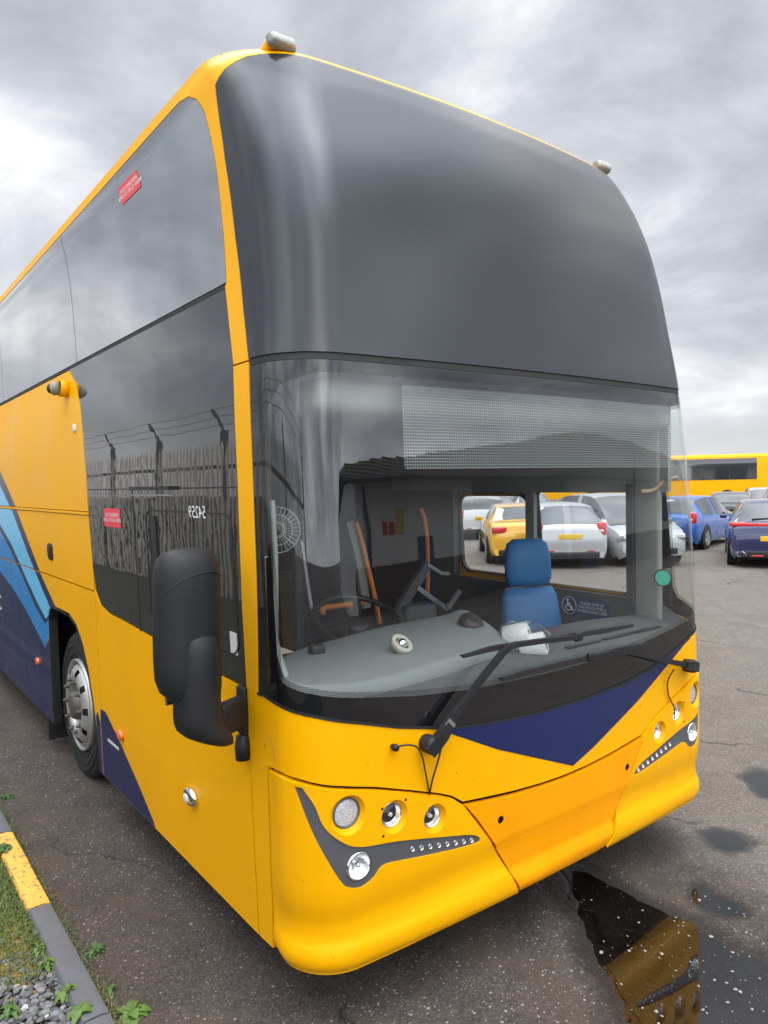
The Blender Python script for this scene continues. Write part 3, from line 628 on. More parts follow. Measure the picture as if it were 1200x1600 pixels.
# navy wedge on the skirt in front of the wheel
wedge = tr([(140, 1066), (165, 1112), (190, 1165), (215, 1222), (240, 1283)])
wd = [(max(u, -3.745) if z > .45 else u, z) for u, z in wedge]
panel('navy_skirt_stripe', [(u, z) for u, z in wedge if u > -3.63] + [(wedge[-1][0]+.02, .273), (-3.640, .273), (-3.640, wedge[0][1]-.12)], m_navy, pA, off=.0015, thick=.0008)
# dark shell behind every gap and inside the tinted glass
shell = [(END, .27), (-4.90, .27), (-4.90, 1.2), (-3.70, 1.2), (-3.70, .27), (0, .30), (1.7, .30), (1.7, 1.16), (0, 1.02), (-1.5, 1.2), (-1.64, 1.25), (-1.64, 2.5), (0, 2.50), (1.7, 2.5), (12.6, 2.5), (12.6, 3.8), (0, 3.8), (END, 3.8)]
shell = [(END, .27), (-4.90, .27), (-4.90, 1.2), (-3.70, 1.2), (-3.70, .27), (-1.4, .31), (0, .31), (1.4, .31), (1.62, .30), (1.62, 1.14), (1.4, 1.14), (.9, 1.08), (0, .99), (-.9, 1.08), (-1.4, 1.16), (-1.60, 1.2), (-1.60, 2.49), (0, 2.50), (1.40, 2.5), (1.60, 2.49), (12.6, 2.49), (12.6, 3.8), (0, 3.8), (END, 3.8)]
panel('inner_frame', shell, m_blackd, coach, off=-.032, thick=.002)
MB().box((XC, 6.1, .42), (1.25, 12.6-.3, .06)).build('floor_pan', m_blackd, coach)
MB().box((XC, 12.45, 2.05), (2.5, .12, 3.5), bev=.05).build('rear_wall', m_yel, coach)
# wheel housing and wheel
wx = .045; wy = 3.0
hs = MB(); prof = [(wy-.70, .27), (wy-.62, .80), (wy-.42, 1.10), (wy, 1.20), (wy+.55, 1.19), (wy+.78, 1.10), (wy+.82, .27)]
hs.add([(x, y, z) for x in (-.02, .62) for y, z in prof], [(k, k+1, k+8, k+7) for k in range(6)])
hs.box((.63, wy+.05, .72), (.02, 1.6, 1.0)).build('wheel_housing', m_blackd, coach)
def wheel(cx, cy, sgn, hubdeep=True):
    ax = Vector((sgn, 0, 0)); o = Vector((cx, cy, .515))
    R = .515
    prof_t = [(R*.60, -.30), (R*.86, -.315), (R*.95, -.29), (R*.99, -.26), (R, -.22), (R, -.06), (R*.99, -.035), (R*.95, -.012), (R*.86, .0), (R*.74, -.004), (R*.635, -.018), (R*.60, -.03)]
    w_ = MB(); w_.lathe(prof_t, o, ax, 72)
    whl = w_.build('wheel', m_tyre, coach)
    t = MB()                                                # sidewall rings and tread ribs
    for r in (.70, .80, .88): t.lathe([(R*r-.004, .0005-(.004 if r < .75 else 0)), (R*r, .0045-(.004 if r < .75 else 0)), (R*r+.004, .0005-(.004 if r < .75 else 0))], o, ax, 72)
    for h in (-.06, -.105, -.15, -.195): t.lathe([(R+.0005, h-.008), (R+.006, h-.006), (R+.006, h-.026), (R+.0005, h-.028)], o, ax, 72)
    t.build('tyre_ribs', m_tyre, whl)
    r_ = MB(); r_.lathe([(R*.625, -.022), (R*.625, .004), (R*.605, .008), (R*.585, -.01), (R*.575, -.06)], o, ax, 64)
    # dished disc with ten hand holes, made as a fan with gaps
    def ringpt(rad, h, a): 
        a_ = Vector((0, 0, 1)); b_ = ax.cross(a_); return o+ax*h+(a_*math.cos(a)+b_*math.sin(a))*rad
    nh = 10; seg = 10; V = []; Fq = []
    prof_d = [(R*.575, -.055), (R*.555, -.02), (R*.52, .010), (R*.47, .028), (R*.43, .034), (R*.37, .034), (R*.335, .030), (R*.31, .005), (R*.30, -.03)]
    nseg = nh*seg
    for r, h in prof_d: V += [ringpt(r, h, 2*math.pi*k/nseg) for k in range(nseg)]
    for i in range(len(prof_d)-1):
        for k in range(nseg):
            ph = (k % seg)
            if 2 <= i <= 3 and ph in (4, 5, 6): continue
            Fq.append((i*nseg+k, i*nseg+(k+1) % nseg, (i+1)*nseg+(k+1) % nseg, (i+1)*nseg+k))
    r_.add(V, Fq, True); rim = r_.build('rim', m_rim, whl)
    h_ = MB(); h_.lathe([(R*.30, -.03), (R*.22, -.035), (R*.20, .02), (R*.17, .05), (R*.12, .056), (0, .058)], o, ax, 40)
    h_.lathe([(R*.57, -.07), (R*.30, -.07)], o, ax, 40)
    h_.build('hub', m_rimd, whl)
    for k in range(10):
        nt_ = MB(); c_ = ringpt(R*.355, .034, 2*math.pi*(k+.5)/10); nt_.lathe([(.018, -.004), (.018, .004), (.013, .005), (.0125, .022), (.009, .027), (0, .028)], c_, ax, 8, smooth=False)
        nt_.build('wheel_nut', m_rimd, whl)
    return whl
wheel(wx-.02, wy, -1)
wheel(XC*2-.025, wy, 1)
MB().box((.10, wy+.62, .20), (.30, .02, .18)).build('mud_flap', m_rubber, coach)
ac = [(-4.905, .272), (-4.905, 1.08), (-4.86, 1.155), (-4.78, 1.195), (-4.30, 1.195), (-4.12, 1.145), (-3.98, 1.035), (-3.87, .885), (-3.79, .705), (-3.73, .505), (-3.70, .272)]
ai = [(-4.885, .272), (-4.885, 1.07), (-4.85, 1.135), (-4.77, 1.173), (-4.30, 1.172), (-4.135, 1.125), (-4.0, 1.018), (-3.892, .87), (-3.812, .695), (-3.752, .50), (-3.722, .272)]
panel('arch_trim', ac+ai[::-1], m_rubber, coach, off=.003, thick=.06)
# ---- small fittings on the driver's side
def bump(name, u, z, ru, rz, h, mat, par, off=.0, n=24, shape=2.0):
    b = MB(); loops = []
    for s_, hh in ((1, 0), (1, .35), (.93, .7), (.75, .92), (.4, 1)):
        loops.append([sp(u+ru*s_*math.copysign(abs(math.cos(a))**(2/shape), math.cos(a)), z+rz*s_*math.copysign(abs(math.sin(a))**(2/shape), math.sin(a)), off+h*hh) for a in [2*math.pi*k/n for k in range(n)]])
    b.loft(loops); return b.build(name, mat, par)
u_, z_ = inv(190, 1148); a_ = bump('side_marker', u_, z_, .045, .03, .022, m_amber, coach); 
u_, z_ = inv(60, 1033); bump('side_marker', u_, z_, .045, .03, .02, m_amber, coach)
u_, z_ = inv(301, 1244); a_ = bump('side_repeater', u_, z_, .062, .042, .028, m_chrome, coach, shape=2.3); bump('repeater_lens', u_-.012, z_-.006, .034, .026, .034, m_white, a_, shape=2.2)
u_, z_ = inv(79, 862); a_ = bump('locker_handle', u_, z_, .075, .062, .010, m_plast, coach, shape=4)
for k in (-1, 0, 1): MB().bar([sp(u_-.05, z_+k*.024, .013), sp(u_+.05, z_+k*.024, .013)], .008, .006).build('handle_ridge', m_black, a_)
u_, z_ = inv(117, 669); bump('badge_lens', u_, z_, .03, .028, .012, m_white, coach, shape=3)
u_, z_ = inv(106, 608); cb = MB(); cb.lathe([(.0, .0), (.055, .0), (.055, .05), (.05, .055)], sp(u_, z_), sn(u_, z_), 24); cam_h = cb.build('side_camera', m_yel, coach)
dd = (sn(u_, z_)*.75+Vector((0, .5, -.1))).normalized(); o_ = sp(u_, z_, .045)
MB().lathe([(.0, .0), (.043, .0), (.045, .05), (.036, .058)], o_, dd, 24).build('camera_body', M('camera grey', (.25, .23, .18), .5), cam_h)
MB().lathe([(.036, .055), (.03, .075), (.018, .085), (0, .088)], o_, dd, 20).build('camera_lens', m_black, cam_h)
# stickers and lettering on the driver's glass (fixed inside, so they read backwards)
def sticker(px, py, w_, h_, par, lines, sz):
    u, z = inv(px, py)
    s_ = panel('exit_sticker', rrect(u-w_/2, z-h_/2, u+w_/2, z+h_/2, .004), m_redst, par, off=.0006, thick=.0005)
    text_mesh('sticker_text', lines, sz, m_ink, s_, skin_place(u, z, .0016), mirror=True)
sticker(175, 809, .30, .105, dw, 'EMERGENCY EXIT\nBREAK GLASS TO OPEN', .030)
sticker(202, 293, .30, .11, win1, 'EMERGENCY EXIT\nBREAK GLASS TO OPEN', .034)
u_, z_ = inv(308, 801); text_mesh('fleet_number', '54259', .075, m_ink, dw, skin_place(u_, z_, .0012), mirror=True)
u_, z_ = inv(365, 1005); panel('window_label', rrect(u_-.03, z_-.045, u_+.035, z_+.045, .005), m_white, dw, off=.0006, thick=.0005)
u_, z_ = inv(178, 1164); panel('skirt_label', [(u_-.11, z_-.006), (u_+.10, z_-.006), (u_+.10, z_+.012), (u_-.11, z_+.012)], m_white, pA, off=.0022, thick=.0005)
panel('navy_arch_edge', [(-3.655, .60), (-3.655, .275), (-3.698, .275), (-3.727, .50), (-3.745, .62), (-3.70, .66)], m_navy, pD, off=.0015, thick=.0008)
u_, z_ = inv(2, 940); text_mesh('livery_letter', 'C', .20, m_ink, pD, skin_place(u_-.05, z_-.02, .0024))
# ---- roof marker lamps
for px, py, s_ in ((456, 84, -1), (941, 268, 1)):
    u, z = inv(px, py+4); u = math.copysign(1.15, u); z = 3.795; b = sp(u, z); n = Vector((0, -1, .0))
    h = MB(); h.box(b+Vector((0, .06, .018)), (.11, .15, .05), Matrix.Rotation(math.radians(-18), 3, 'X'), bev=.02).build('marker_base', m_yel, coach)
    q = bpy.data.objects[-1] if False else None
for s_ in (-1, 1):
    b = sp(s_*1.15, 3.795)+Vector((0, -.0, -.012)); ml = MB().box(b+Vector((0, .0, .040)), (.125, .04, .055), Matrix.Rotation(math.radians(-14), 3, 'X'), bev=.014).build('marker_lamp', m_gdash, coach)
    MB().box(b+Vector((0, -.020, .044)), (.11, .026, .040), Matrix.Rotation(math.radians(-14), 3, 'X'), bev=.014).build('marker_lens', M('milky lens', (.42, .42, .38), .45, coat=.2, var=.25, vscale=90, bump=.003, bscale=130), ml)
# ---- wipers
def wiper(piv, path, blade, pw=.032):
    P0 = pxs(*piv, .045)
    pts = [P0] + [pxs(px, py, o) for px, py, o in path]
    n = sn(*inv(*piv)); k = len(pts)
    arm = MB().bar(pts, [pw*1.0]+[pw*.9]+[pw*.62]*(k-2), [.03]+[.026]*(k-1), up=n)
    a = arm.build('wiper', m_plast, coach)
    MB().lathe([(.034, -.045), (.036, .0), (.030, .018), (.0, .022)], P0-n*.0, n, 24).build('wiper_pivot', m_plast, a)
    d = (pts[1]-pts[0]).normalized()
    MB().bar([P0-d*.03+n*.004, P0+d*.05+n*.012, P0+d*.10+n*.010], [.05, .048, .036], [.034, .03, .026], up=n).build('pivot_cover', m_plast, a)
    bl = [pxs(px, py, .026) for px, py in blade]
    b = MB().bar(bl, [.012]+[.022]*(len(bl)-2)+[.012], .014, up=n); b.bar([q-n*.012 for q in bl], .005, .018, up=n); b.build('wiper_blade', m_rubber, a)
    return a, pts
wa, wp = wiper((665, 1160), [(690, 1122, .05), (730, 1067, .055), (768, 1018, .06), (778, 1009, .06), (790, 1004, .058), (840, 998, .052), (892, 993, .045)], [(717, 1024), (760, 1012), (800, 1006), (850, 999), (892, 991), (940, 984), (981, 976)])
n = sn(*inv(690, 1122)); MB().bar([wp[0].lerp(wp[1], .75)+n*.016, wp[0].lerp(wp[1], 1.02)+n*.016], .040, .006, up=n).build('arm_clip', m_steel, wa)
MB().box(wp[-1]-n*.004, (.05, .02, .04), bev=.006).build('blade_holder', m_plast, wa)
wb, wq = wiper((1070, 1039), [(1040, 1033, .05), (1010, 1027, .05), (985, 1021, .048), (965, 1017, .045), (940, 1018, .04), (912, 1025, .036)], [(777, 1060), (820, 1049), (870, 1037), (912, 1027), (940, 1019), (965, 1013), (1000, 1006)], .03)
MB().box(wq[-1], (.035, .02, .035), bev=.005).build('blade_holder', m_plast, wb)
def hose(name, pts, par, r=.0035): MB().tube(smooth([pxs(px, py, o) for px, py, o in pts], 6), r, 6).build(name, m_rubber, par)
hose('washer_hose', [(613, 1166, .02), (625, 1161, .03), (640, 1162, .04), (652, 1178, .03), (660, 1205, .02), (668, 1238, .012)], wa)
hose('washer_hose', [(668, 1240, .012), (671, 1215, .02), (677, 1185, .03), (683, 1150, .04)], wa)
hose('washer_hose', [(1042, 1044, .04), (1038, 1062, .02), (1041, 1085, .012), (1050, 1104, .01), (1051, 1122, .012)], wb)
MB().lathe([(.0, .012), (.012, .010), (.014, .0), (.010, -.02)], pxs(613, 1166, .02), sn(*inv(613, 1166)), 14).build('washer_knob', m_plast, wa)
# scuffs on the corner
m_scuff = M('scuff mark', (.25, .09, .02), .7)
for pts in ([(421, 1146), (426, 1165), (428, 1180), (429, 1190)], [(413, 1168), (416, 1158)]):
    MB().tube([pxs(*p, .0003) for p in pts], .0012, 5).build('paint_scuff', m_scuff, front)
# ---- door mirror on the driver's side
def sect(cx, cy, hx, hy, z, tilt=0., n=28, e=3.2):
    o = []
    for k in range(n):
        a = 2*math.pi*k/n; c_, s_ = math.cos(a), math.sin(a)
        x = math.copysign(abs(c_)**(2/e), c_)*hx; y = math.copysign(abs(s_)**(2/e), s_)*hy
        if y < 0: y *= 1.0-.25*(x/hx)**2
        o.append(Vector((cx+x*math.cos(tilt)-y*math.sin(tilt), cy+x*math.sin(tilt)+y*math.cos(tilt), z)))
    return o
MY = .10
def mx_(px0, px1, py):                                      # centre and half width at a picture row on the mirror's plane
    a = on_plane(px0, py, 1, MY); b = on_plane(px1, py, 1, MY); return (a.x+b.x)/2, (b.x-a.x)/2, (a.z+b.z)/2
rows = [(284, 308, 857, .2), (270, 325, 858.5, .42), (259, 333, 863, .62), (251, 339, 872, .8), (247, 343, 886, .93), (245.8, 345, 902, 1), (245.5, 346, 930, 1), (245.5, 347, 980, 1), (246.5, 347, 1030, 1), (249, 347, 1060, 1), (256, 347, 1078, .95), (270, 346, 1090, .85), (284, 345, 1098, .7)]
mirror = MB().loft([sect(c, MY+.02, h, .085*k, z, tilt=.10) for c, h, z, k in [(*mx_(a, b, y), k) for a, b, y, k in rows]]).build('mirror', m_plast, coach)
def msurf(px, py):                                          # a point on the front of the mirror shell
    q = on_plane(px, py, 1, MY); c, h, z = mx_(245.7, 346.5, py); x = max(-.999, min(.999, (q.x-c)/h)); y = -.085*(1-abs(x)**3.2)**(1/3.2)*(1-.25*x*x)
    return Vector((c+x*h*math.cos(.1)-y*math.sin(.1), MY+.02+x*h*math.sin(.1)+y*math.cos(.1), z))
MB().tube(smooth([msurf(*p) for p in ((248, 926), (256, 915), (270, 903), (288, 896), (306, 893), (324, 895), (340, 902))], 5), .0022, 6).build('mirror_seam', m_black, mirror)
MY2 = MY-.05
def mx2(px0, px1, py):
    a = on_plane(px0, py, 1, MY2); b = on_plane(px1, py, 1, MY2); return (a.x+b.x)/2, (b.x-a.x)/2, (a.z+b.z)/2
rows2 = [(296, 334, 987, .3), (289, 338, 991, .6), (285, 341, 1000, .85), (283, 343, 1020, 1), (283, 345, 1060, 1), (282.5, 348, 1090, 1), (282, 350, 1115, 1), (283, 352, 1130, 1), (287, 356, 1141, .95), (298, 362, 1150, .9), (318, 368, 1158, .85), (340, 369, 1165, .6)]
MB().loft([sect(c, MY2+.04, h, .075*k, z, tilt=.15) for c, h, z, k in [(*mx2(a, b, y), k) for a, b, y, k in rows2]]).build('mirror_arm', m_plast, mirror)
pg = on_plane(296, 980, 1, MY+.10); MB().box((pg.x, MY+.105, pg.z-.02), (.20, .012, .52), bev=.005).build('mirror_glass', m_chrome, mirror)
b0 = sp(-1.635, 1.17, .0); b1_ = on_plane(352, 1105, 1, MY)
br = MB(); br.box((b0.x-.012, b0.y, 1.16), (.024, .06, .19), bev=.008); brk = br.build('mirror_bracket', m_plast, mirror)
b2_ = on_plane(343, 1112, 1, MY+.02)
MB().box(((b0.x+b2_.x)/2-.005, (b0.y+b2_.y)/2, 1.16), (abs(b0.x-b2_.x)+.02, .055, .12), Matrix.Rotation(math.atan2(b0.y-b2_.y, b0.x-b2_.x), 3, 'Z'), bev=.012).build('bracket_arm', m_plast, brk)
MB().lathe([(.0, -.05), (.028, -.05), (.03, 0), (.024, .045), (0, .05)], (b0.x-.02, b0.y-.01, 1.02), (0, 0, 1), 16).build('bracket_hinge', m_plast, brk)
# ---- kerb side of the coach: door and body, with two panes you see right through
def uy(y): return y+.035+1.38
dr = [(uy(.17), 1.33, uy(.955), 1.955), (uy(1.03), 1.36, uy(1.74), 1.93)]
hthk = None
hol = [rrect(a, b, c, d, .035 if i == 0 else .09) for i, (a, b, c, d) in enumerate(dr)]
ks = panel('kerb_side_panel', [(1.62, .27), (12.6, .27), (12.6, 2.83), (1.57, 2.83), (1.58, 2.5), (1.60, 2.04), (1.63, 1.24)], m_yel, coach, thick=.02, holes=hol, hthick=0)
for h in hol: panel('window_rubber', inset(h, -.012), m_rubber, ks, off=.002, thick=.03, holes=[inset(h, .006)])
for i, h in enumerate(hol): panel('kerb_side_window', h, m_lens if i else m_lens, coach, off=-.01, thick=0)
panel('upper_side_window', rrect(1.60, 2.85, 12.5, 3.78, .05), m_sg2, coach, off=-.002, thick=.01)
# ------------------------------------------------------------------ inside the cab
def pd(px, py, y): return on_plane(px, py, 1, y)
def resample(pts, n):
    pts = [Vector(p) for p in pts]; L_ = [0]
    for a, b in zip(pts, pts[1:]): L_.append(L_[-1]+(b-a).length)
    o = []
    for k in range(n):
        s_ = L_[-1]*k/(n-1); i = max(j for j in range(len(pts)-1) if L_[j] <= s_+1e-9); t = (s_-L_[i])/max(L_[i+1]-L_[i], 1e-9); o.append(pts[i].lerp(pts[i+1], min(t, 1)))
    return o
def sheet(rows, name, mat, par, thick=0.0):
    n = len(rows[0]); m = MB(); m.add([p for r in rows for p in r], [(i*n+k, i*n+k+1, (i+1)*n+k+1, (i+1)*n+k) for i in range(len(rows)-1) for k in range(n-1)], True)
    return m.build(name, mat, par)
front_edge = [sp(u, z, -.03) for u, z in [(-1.45, 1.30), (-1.36, 1.25), (-1.2, 1.22), (-1.03, 1.20), (-.8, 1.18), (-.5, 1.165), (0, 1.16), (.5, 1.165), (.8, 1.18), (1.03, 1.20), (1.2, 1.22), (1.36, 1.25), (1.46, 1.30)]]
inner_edge = [Vector((p.x*.985+.02, p.y+.05, 1.205)) for p in front_edge]
back_t = [Vector((.02, .32, 1.22)), Vector((.6, .34, 1.23)), Vector((1.2, .32, 1.23)), Vector((1.6, .26, 1.225)), Vector((2.1, .24, 1.225)), Vector((2.49, .14, 1.225))]
n_ = 40; fe, ie, bt = resample(front_edge, n_), resample(inner_edge, n_), resample(back_t, n_)
tray = sheet([fe, ie, [a.lerp(b, .3)+Vector((0, 0, .004)) for a, b in zip(ie, bt)], [a.lerp(b, .65)+Vector((0, 0, .006)) for a, b in zip(ie, bt)], bt, [p+Vector((0, .02, -.02)) for p in bt], [p+Vector((0, .03, -.6)) for p in bt]], 'dashboard', m_ddash, coach)
lowc = [pd(438, 1058, -.02), pd(470, 1072, -.09), pd(520, 1074, -.12), pd(600, 1064, -.12), pd(690, 1037, -.10), pd(750, 1015, -.06), pd(795, 1003, .0)]
bkc = [pd(430, 1033, .34), pd(470, 1014, .42), pd(520, 1000, .46), pd(600, 979, .46), pd(690, 962, .42), pd(724, 952, .38), pd(742, 962, .34)]
n_ = 28; a_, b_ = resample(smooth(lowc, 4), n_), resample(smooth(bkc, 4), n_)
rowsc = [[p-Vector((0, 0, .06)) for p in a_], a_] + [[p.lerp(q, t)+Vector((0, 0, .012*math.sin(t*math.pi))) for p, q in zip(a_, b_)] for t in (.08, .3, .55, .8, .95)] + [b_, [q+Vector((0, .03, -.01)) for q in b_], [q+Vector((0, .05, -.25)) for q in b_]]
cons = sheet(rowsc, 'instrument_cowl', m_gdash, coach)
for k, px in enumerate((880, 960, 1010)):                   # demister slots on the tray
    q = on_plane(px, 1000-k*8, 2, 1.216); MB().box((q.x, -.12, 1.2175), (.26, .03, .006), bev=.002).build('demister_vent', m_black, tray)
MB().box(on_plane(1022, 948, 2, 1.26)+Vector((-.02, .02, 0)), (.16, .12, .06), bev=.012).build('junction_box', m_pale, coach)
MB().lathe([(.045, .0), (.045, .008), (.04, .010), (0, .010)], on_plane(1040, 955, 2, 1.236), (0, 0, 1), 20).build('cup_ring', m_black, tray)
# small turned switch pod and steering column cover
MB().lathe([(0, .02), (.05, .02), (.062, .006), (.066, -.01), (.066, -.03)], pd(738, 978, .20)+Vector((0, 0, .02)), (.1, -.5, .8), 20).build('switch_pod', m_black, cons)
MB().box(pd(495, 1018, .30), (.075, .05, .07), bev=.02).build('stalk_cover', m_black, cons)
# linings
lin = MB(); lin.box((2.515, 1.85, .75), (.03, 3.4, 1.13)).build('lower_lining', m_dark, coach)
lin = MB(); lin.box((2.515, 1.75, 2.20), (.03, 3.6, .50)); lin.box((2.515, .992, 1.65), (.035, .075, .66)); lin.box((2.51, .085, 1.75), (.045, .17, 1.4), bev=.02); lin.build('wall_lining', m_pale, coach)
lin = MB(); lin.box((2.50, .19, 1.64), (.05, .045, .72)); lin.box((2.515, 1.80, 1.65), (.06, .10, .64)); lin.box((2.515, 2.6, 1.65), (.05, 1.5, .64)); lin.build('door_frame', m_dark, coach)
MB().box((XC, 1.75, 2.475), (2.4, 3.4, .03)).build('ceiling', m_pale, coach)
MB().box((XC, -.02, 2.38), (2.3, .26, .16), bev=.05).build('blind_housing', m_pale, coach)
MB().box((XC, 3.45, 1.86), (2.36, .04, 1.2)).build('bulkhead', m_dark, coach)
MB().box((XC, 1.12, .80), (2.3, 2.2, .04)).build('cab_floor', M('blue vinyl floor', (.03, .04, .11), .6, var=.2, vscale=30), coach)
MB().box((.06, 1.75, 1.86), (.02, 3.2, 1.2)).build('offside_lining', m_dark, coach)
m_part = M('dark partition glass', (.015, .016, .02), .2, coat=.5)
MB().box((1.9, 2.35, 1.55), (.9, .03, 1.4)).build('partition', m_part, coach)
MB().box((1.42, 2.3, 1.6), (.07, .06, 1.6), bev=.02).build('grey_post', m_greytrim, coach)
# seats
def seat(name, base, w_, hb, mat, par, rz=0, head=True):
    r = thing_part(name, par, base, rz)
    MB().box((0, 0, .42), (w_, w_*.95, .13), bev=.05).build('seat_cushion', mat, r, world=False)
    s_ = []
    for z, hw, hy, y in ((.40, w_*.44, .05, .20), (.55, w_*.48, .07, .21), (.80, w_*.50, .07, .24), (.98, w_*.47, .055, .27), (1.03, w_*.40, .04, .28)):
        s_.append(sect(0, y, hw, hy, z, n=24, e=3))
    MB().loft(s_).build('seat_back', mat, r, world=False)
    if head:
        s_ = [sect(0, y, hw, hy, z, n=24, e=3) for z, hw, hy, y in ((1.045, w_*.34, .04, .28), (1.09, w_*.39, .055, .28), (1.22, w_*.39, .06, .29), (1.31, w_*.34, .05, .30), (1.34, w_*.24, .03, .30))]
        MB().loft(s_).build('headrest', mat, r, world=False)
    MB().box((0, .02, .2), (.3, .3, .36), bev=.02).build('seat_base', m_black, r, world=False)
    return r
def thing_part(name, par, loc, rz=0):
    o = bpy.data.objects.new(name, None); COL.objects.link(o); o.parent = par; o.empty_display_size = .1
    o.matrix_parent_inverse = WM(par).inverted(); o.location = loc; o.rotation_euler = (0, 0, rz); return o
q = pd(838, 900, .62)
seat('courier_seat', (q.x-.02, .50, .32), .40, .6, m_seatb, coach, math.radians(-22))
q = pd(428, 930, 1.1)
seat('driver_seat', (.42, 1.15, .62), .50, .6, m_dark, coach, math.radians(8))
# steering wheel
c0 = pd(560, 970, .62); sw = MB(); axn = Vector((-.05, -.42, .9)).normalized(); a = axn.orthogonal().normalized(); b = axn.cross(a)
ringp = [c0+(a*math.cos(t)+b*math.sin(t))*.225 for t in [2*math.pi*k/48 for k in range(49)]]
sw.tube(ringp, .0165, 10, caps=False); st = sw.build('steering_wheel', m_black, coach)
sp_ = MB()
for t in (0.2, 2.3, 4.4): sp_.bar([c0-axn*.03, c0+(a*math.cos(t)+b*math.sin(t))*.22], .04, .015, up=axn)
sp_.lathe([(0, .0), (.05, -.005), (.07, -.03), (.05, -.06), (.03, -.10), (.03, -.4)], c0, axn, 20); sp_.build('wheel_spokes', m_black, st)
# rails, poles, arms
def pole(name, pts, r, mat, n=4, par=None): return MB().tube(smooth([pd(*p) for p in pts], n), r, 10).build(name, mat, par or coach)
pole('seat_belt_pole', [(470, 842, .8), (478, 900, .8), (488, 962, .8)], .013, m_steel)
pole('grab_rail', [(556, 815, 1.35), (566, 850, 1.33), (578, 900, 1.3), (588, 945, 1.28), (593, 975, 1.26)], .016, m_orail)
g = [pd(545, 815, 1.38), pd(560, 870, 1.36), pd(572, 950, 1.32)]; MB().bar(smooth(g, 4), .06, .03, up=(0, -1, 0)).build('rail_panel', m_pale, coach)
pole('grab_rail', [(657, 794, 1.75), (664, 815, 1.75), (668, 860, 1.75), (668, 935, 1.75)], .017, m_orail)
b_ = MB(); b_.tube([pd(494, 951, .95), pd(568, 941, .98)], .016, 10); b_.tube([pd(504, 949, .95), pd(504, 960, .95)], .018, 8); b_.tube([pd(552, 944, .97), pd(552, 956, .97)], .018, 8); b_.build('orange_crossbar', m_orail, coach)
b_ = MB(); b_.bar([pd(668, 882, .9), pd(640, 925, .8), pd(618, 965, .7)], .06, .03, up=(0, -1, 0)); b_.box(pd(650, 960, .72), (.22, .12, .12), bev=.02); tm = b_.build('ticket_machine_stand', m_dark, coach)
MB().bar([pd(668, 882, .88), pd(690, 896, .88), pd(702, 896, .88)], .02, .012, up=(0, -1, 0)).build('stand_arm', m_steel, tm)
MB().bar([pd(652, 918, .66), pd(675, 935, .66), pd(699, 951, .66)], .026, .012, up=(0, -1, 0)).build('stand_arm', m_steel, tm)
MB().bar([pd(699, 950, .6), pd(718, 923, .6)], .03, .015, up=(0, -1, 0)).build('stand_arm', m_greytrim, tm)
pole('sun_blind_arm', [(1000, 768, .05), (1020, 766, .02), (1038, 752, -.02), (1058, 746, -.06)], .012, M('tan blind arm', (.40, .28, .16), .5))
# fan behind the corner of the glass
fc = pd(433, 828, .12); fa = (CAM-fc).normalized(); fn = MB(); fa_a = fa.orthogonal().normalized(); fa_b = fa.cross(fa_a)
for r in (.03, .06, .09): fn.tube([fc+(fa_a*math.cos(t)+fa_b*math.sin(t))*r for t in [2*math.pi*k/32 for k in range(33)]], .0016, 5, caps=False)
for k in range(30):
    t = 2*math.pi*k/30; d = fa_a*math.cos(t)+fa_b*math.sin(t); fn.tube([fc+d*.02, fc+d*.09], .0010, 4, caps=False)
fan = fn.build('cab_fan', m_steel, coach); f2 = MB()
for k in range(4):
    t = 2*math.pi*k/4; d = fa_a*math.cos(t)+fa_b*math.sin(t); e_ = fa.cross(d); p0 = fc-fa*.03; f2.add([p0+d*.015, p0+d*.08-e_*.03, p0+d*.085+e_*.02-fa*.015, p0+d*.02+e_*.01], [(0, 1, 2, 3)])
f2.lathe([(0, .0), (.022, -.005), (.022, -.06), (0, -.065)], fc, fa, 16); f2.build('fan_blades', m_black, fan)
# green disc holder on the pillar
q = pd(1036, 903, -.07); d = (CAM-q).normalized()
MB().lathe([(.046, -.012), (.05, 0), (.043, .006)], q, (d*.35+Vector((-.9, -.2, 0))).normalized(), 28).build('permit_holder', m_black, coach)
MB().lathe([(0, .004), (.042, .004)], q, (d*.35+Vector((-.9, -.2, 0))).normalized(), 28).build('green_disc', M('green permit paper', (.05, .55, .38), .5, var=.2, vscale=60), bpy.data.objects['permit_holder'])
MB().box(q+Vector((.06, .02, .02)), (.09, .02, .05), bev=.005).build('permit_clip', m_dark, bpy.data.objects['permit_holder'])
# wheelchair notice on the lower lining
sgx = 2.497; c0 = on_plane(915, 949, 0, sgx)
def wallp(x, y): return Vector((sgx-.003, c0.y-x, c0.z+y))
def flat(name, pts, mat, par, dx=0.0, t=.002):
    m = MB(); m.loft([[wallp(x, y)+Vector((-dx, 0, 0)) for x, y in pts], [wallp(x, y)+Vector((-dx-t, 0, 0)) for x, y in pts]], smooth=False); return m.build(name, mat, par)
m_sign = M('blue notice', (.008, .035, .11), .4)
nt_ = flat('wheelchair_notice', rrect(-.19, -.062, .19, .062, .06, 8), m_sign, coach)
ring = MB(); ring.tube([wallp(-.125+.056*math.cos(t), .056*math.sin(t))+Vector((-.004, 0, 0)) for t in [2*math.pi*k/36 for k in range(37)]], .0018, 5, caps=False)
def wl(pts, r=.004): ring.tube([wallp(x-.125, y)+Vector((-.005, 0, 0)) for x, y in pts], r, 6)
wl([(-.012, .022), (-.008, -.004), (.016, -.004), (.026, -.028), (.034, -.026)]); wl([(-.010, .010), (.010, .010)])
wl([(-.018+.0, .004), (-.028, -.010), (-.022, -.028), (-.004, -.034), (.012, -.026), (.016, -.014)], .003); ring.lathe([(0, .002), (.0085, .002), (.0085, -.002)], wallp(-.139, .034)+Vector((-.004, 0, 0)), (-1, 0, 0), 12)
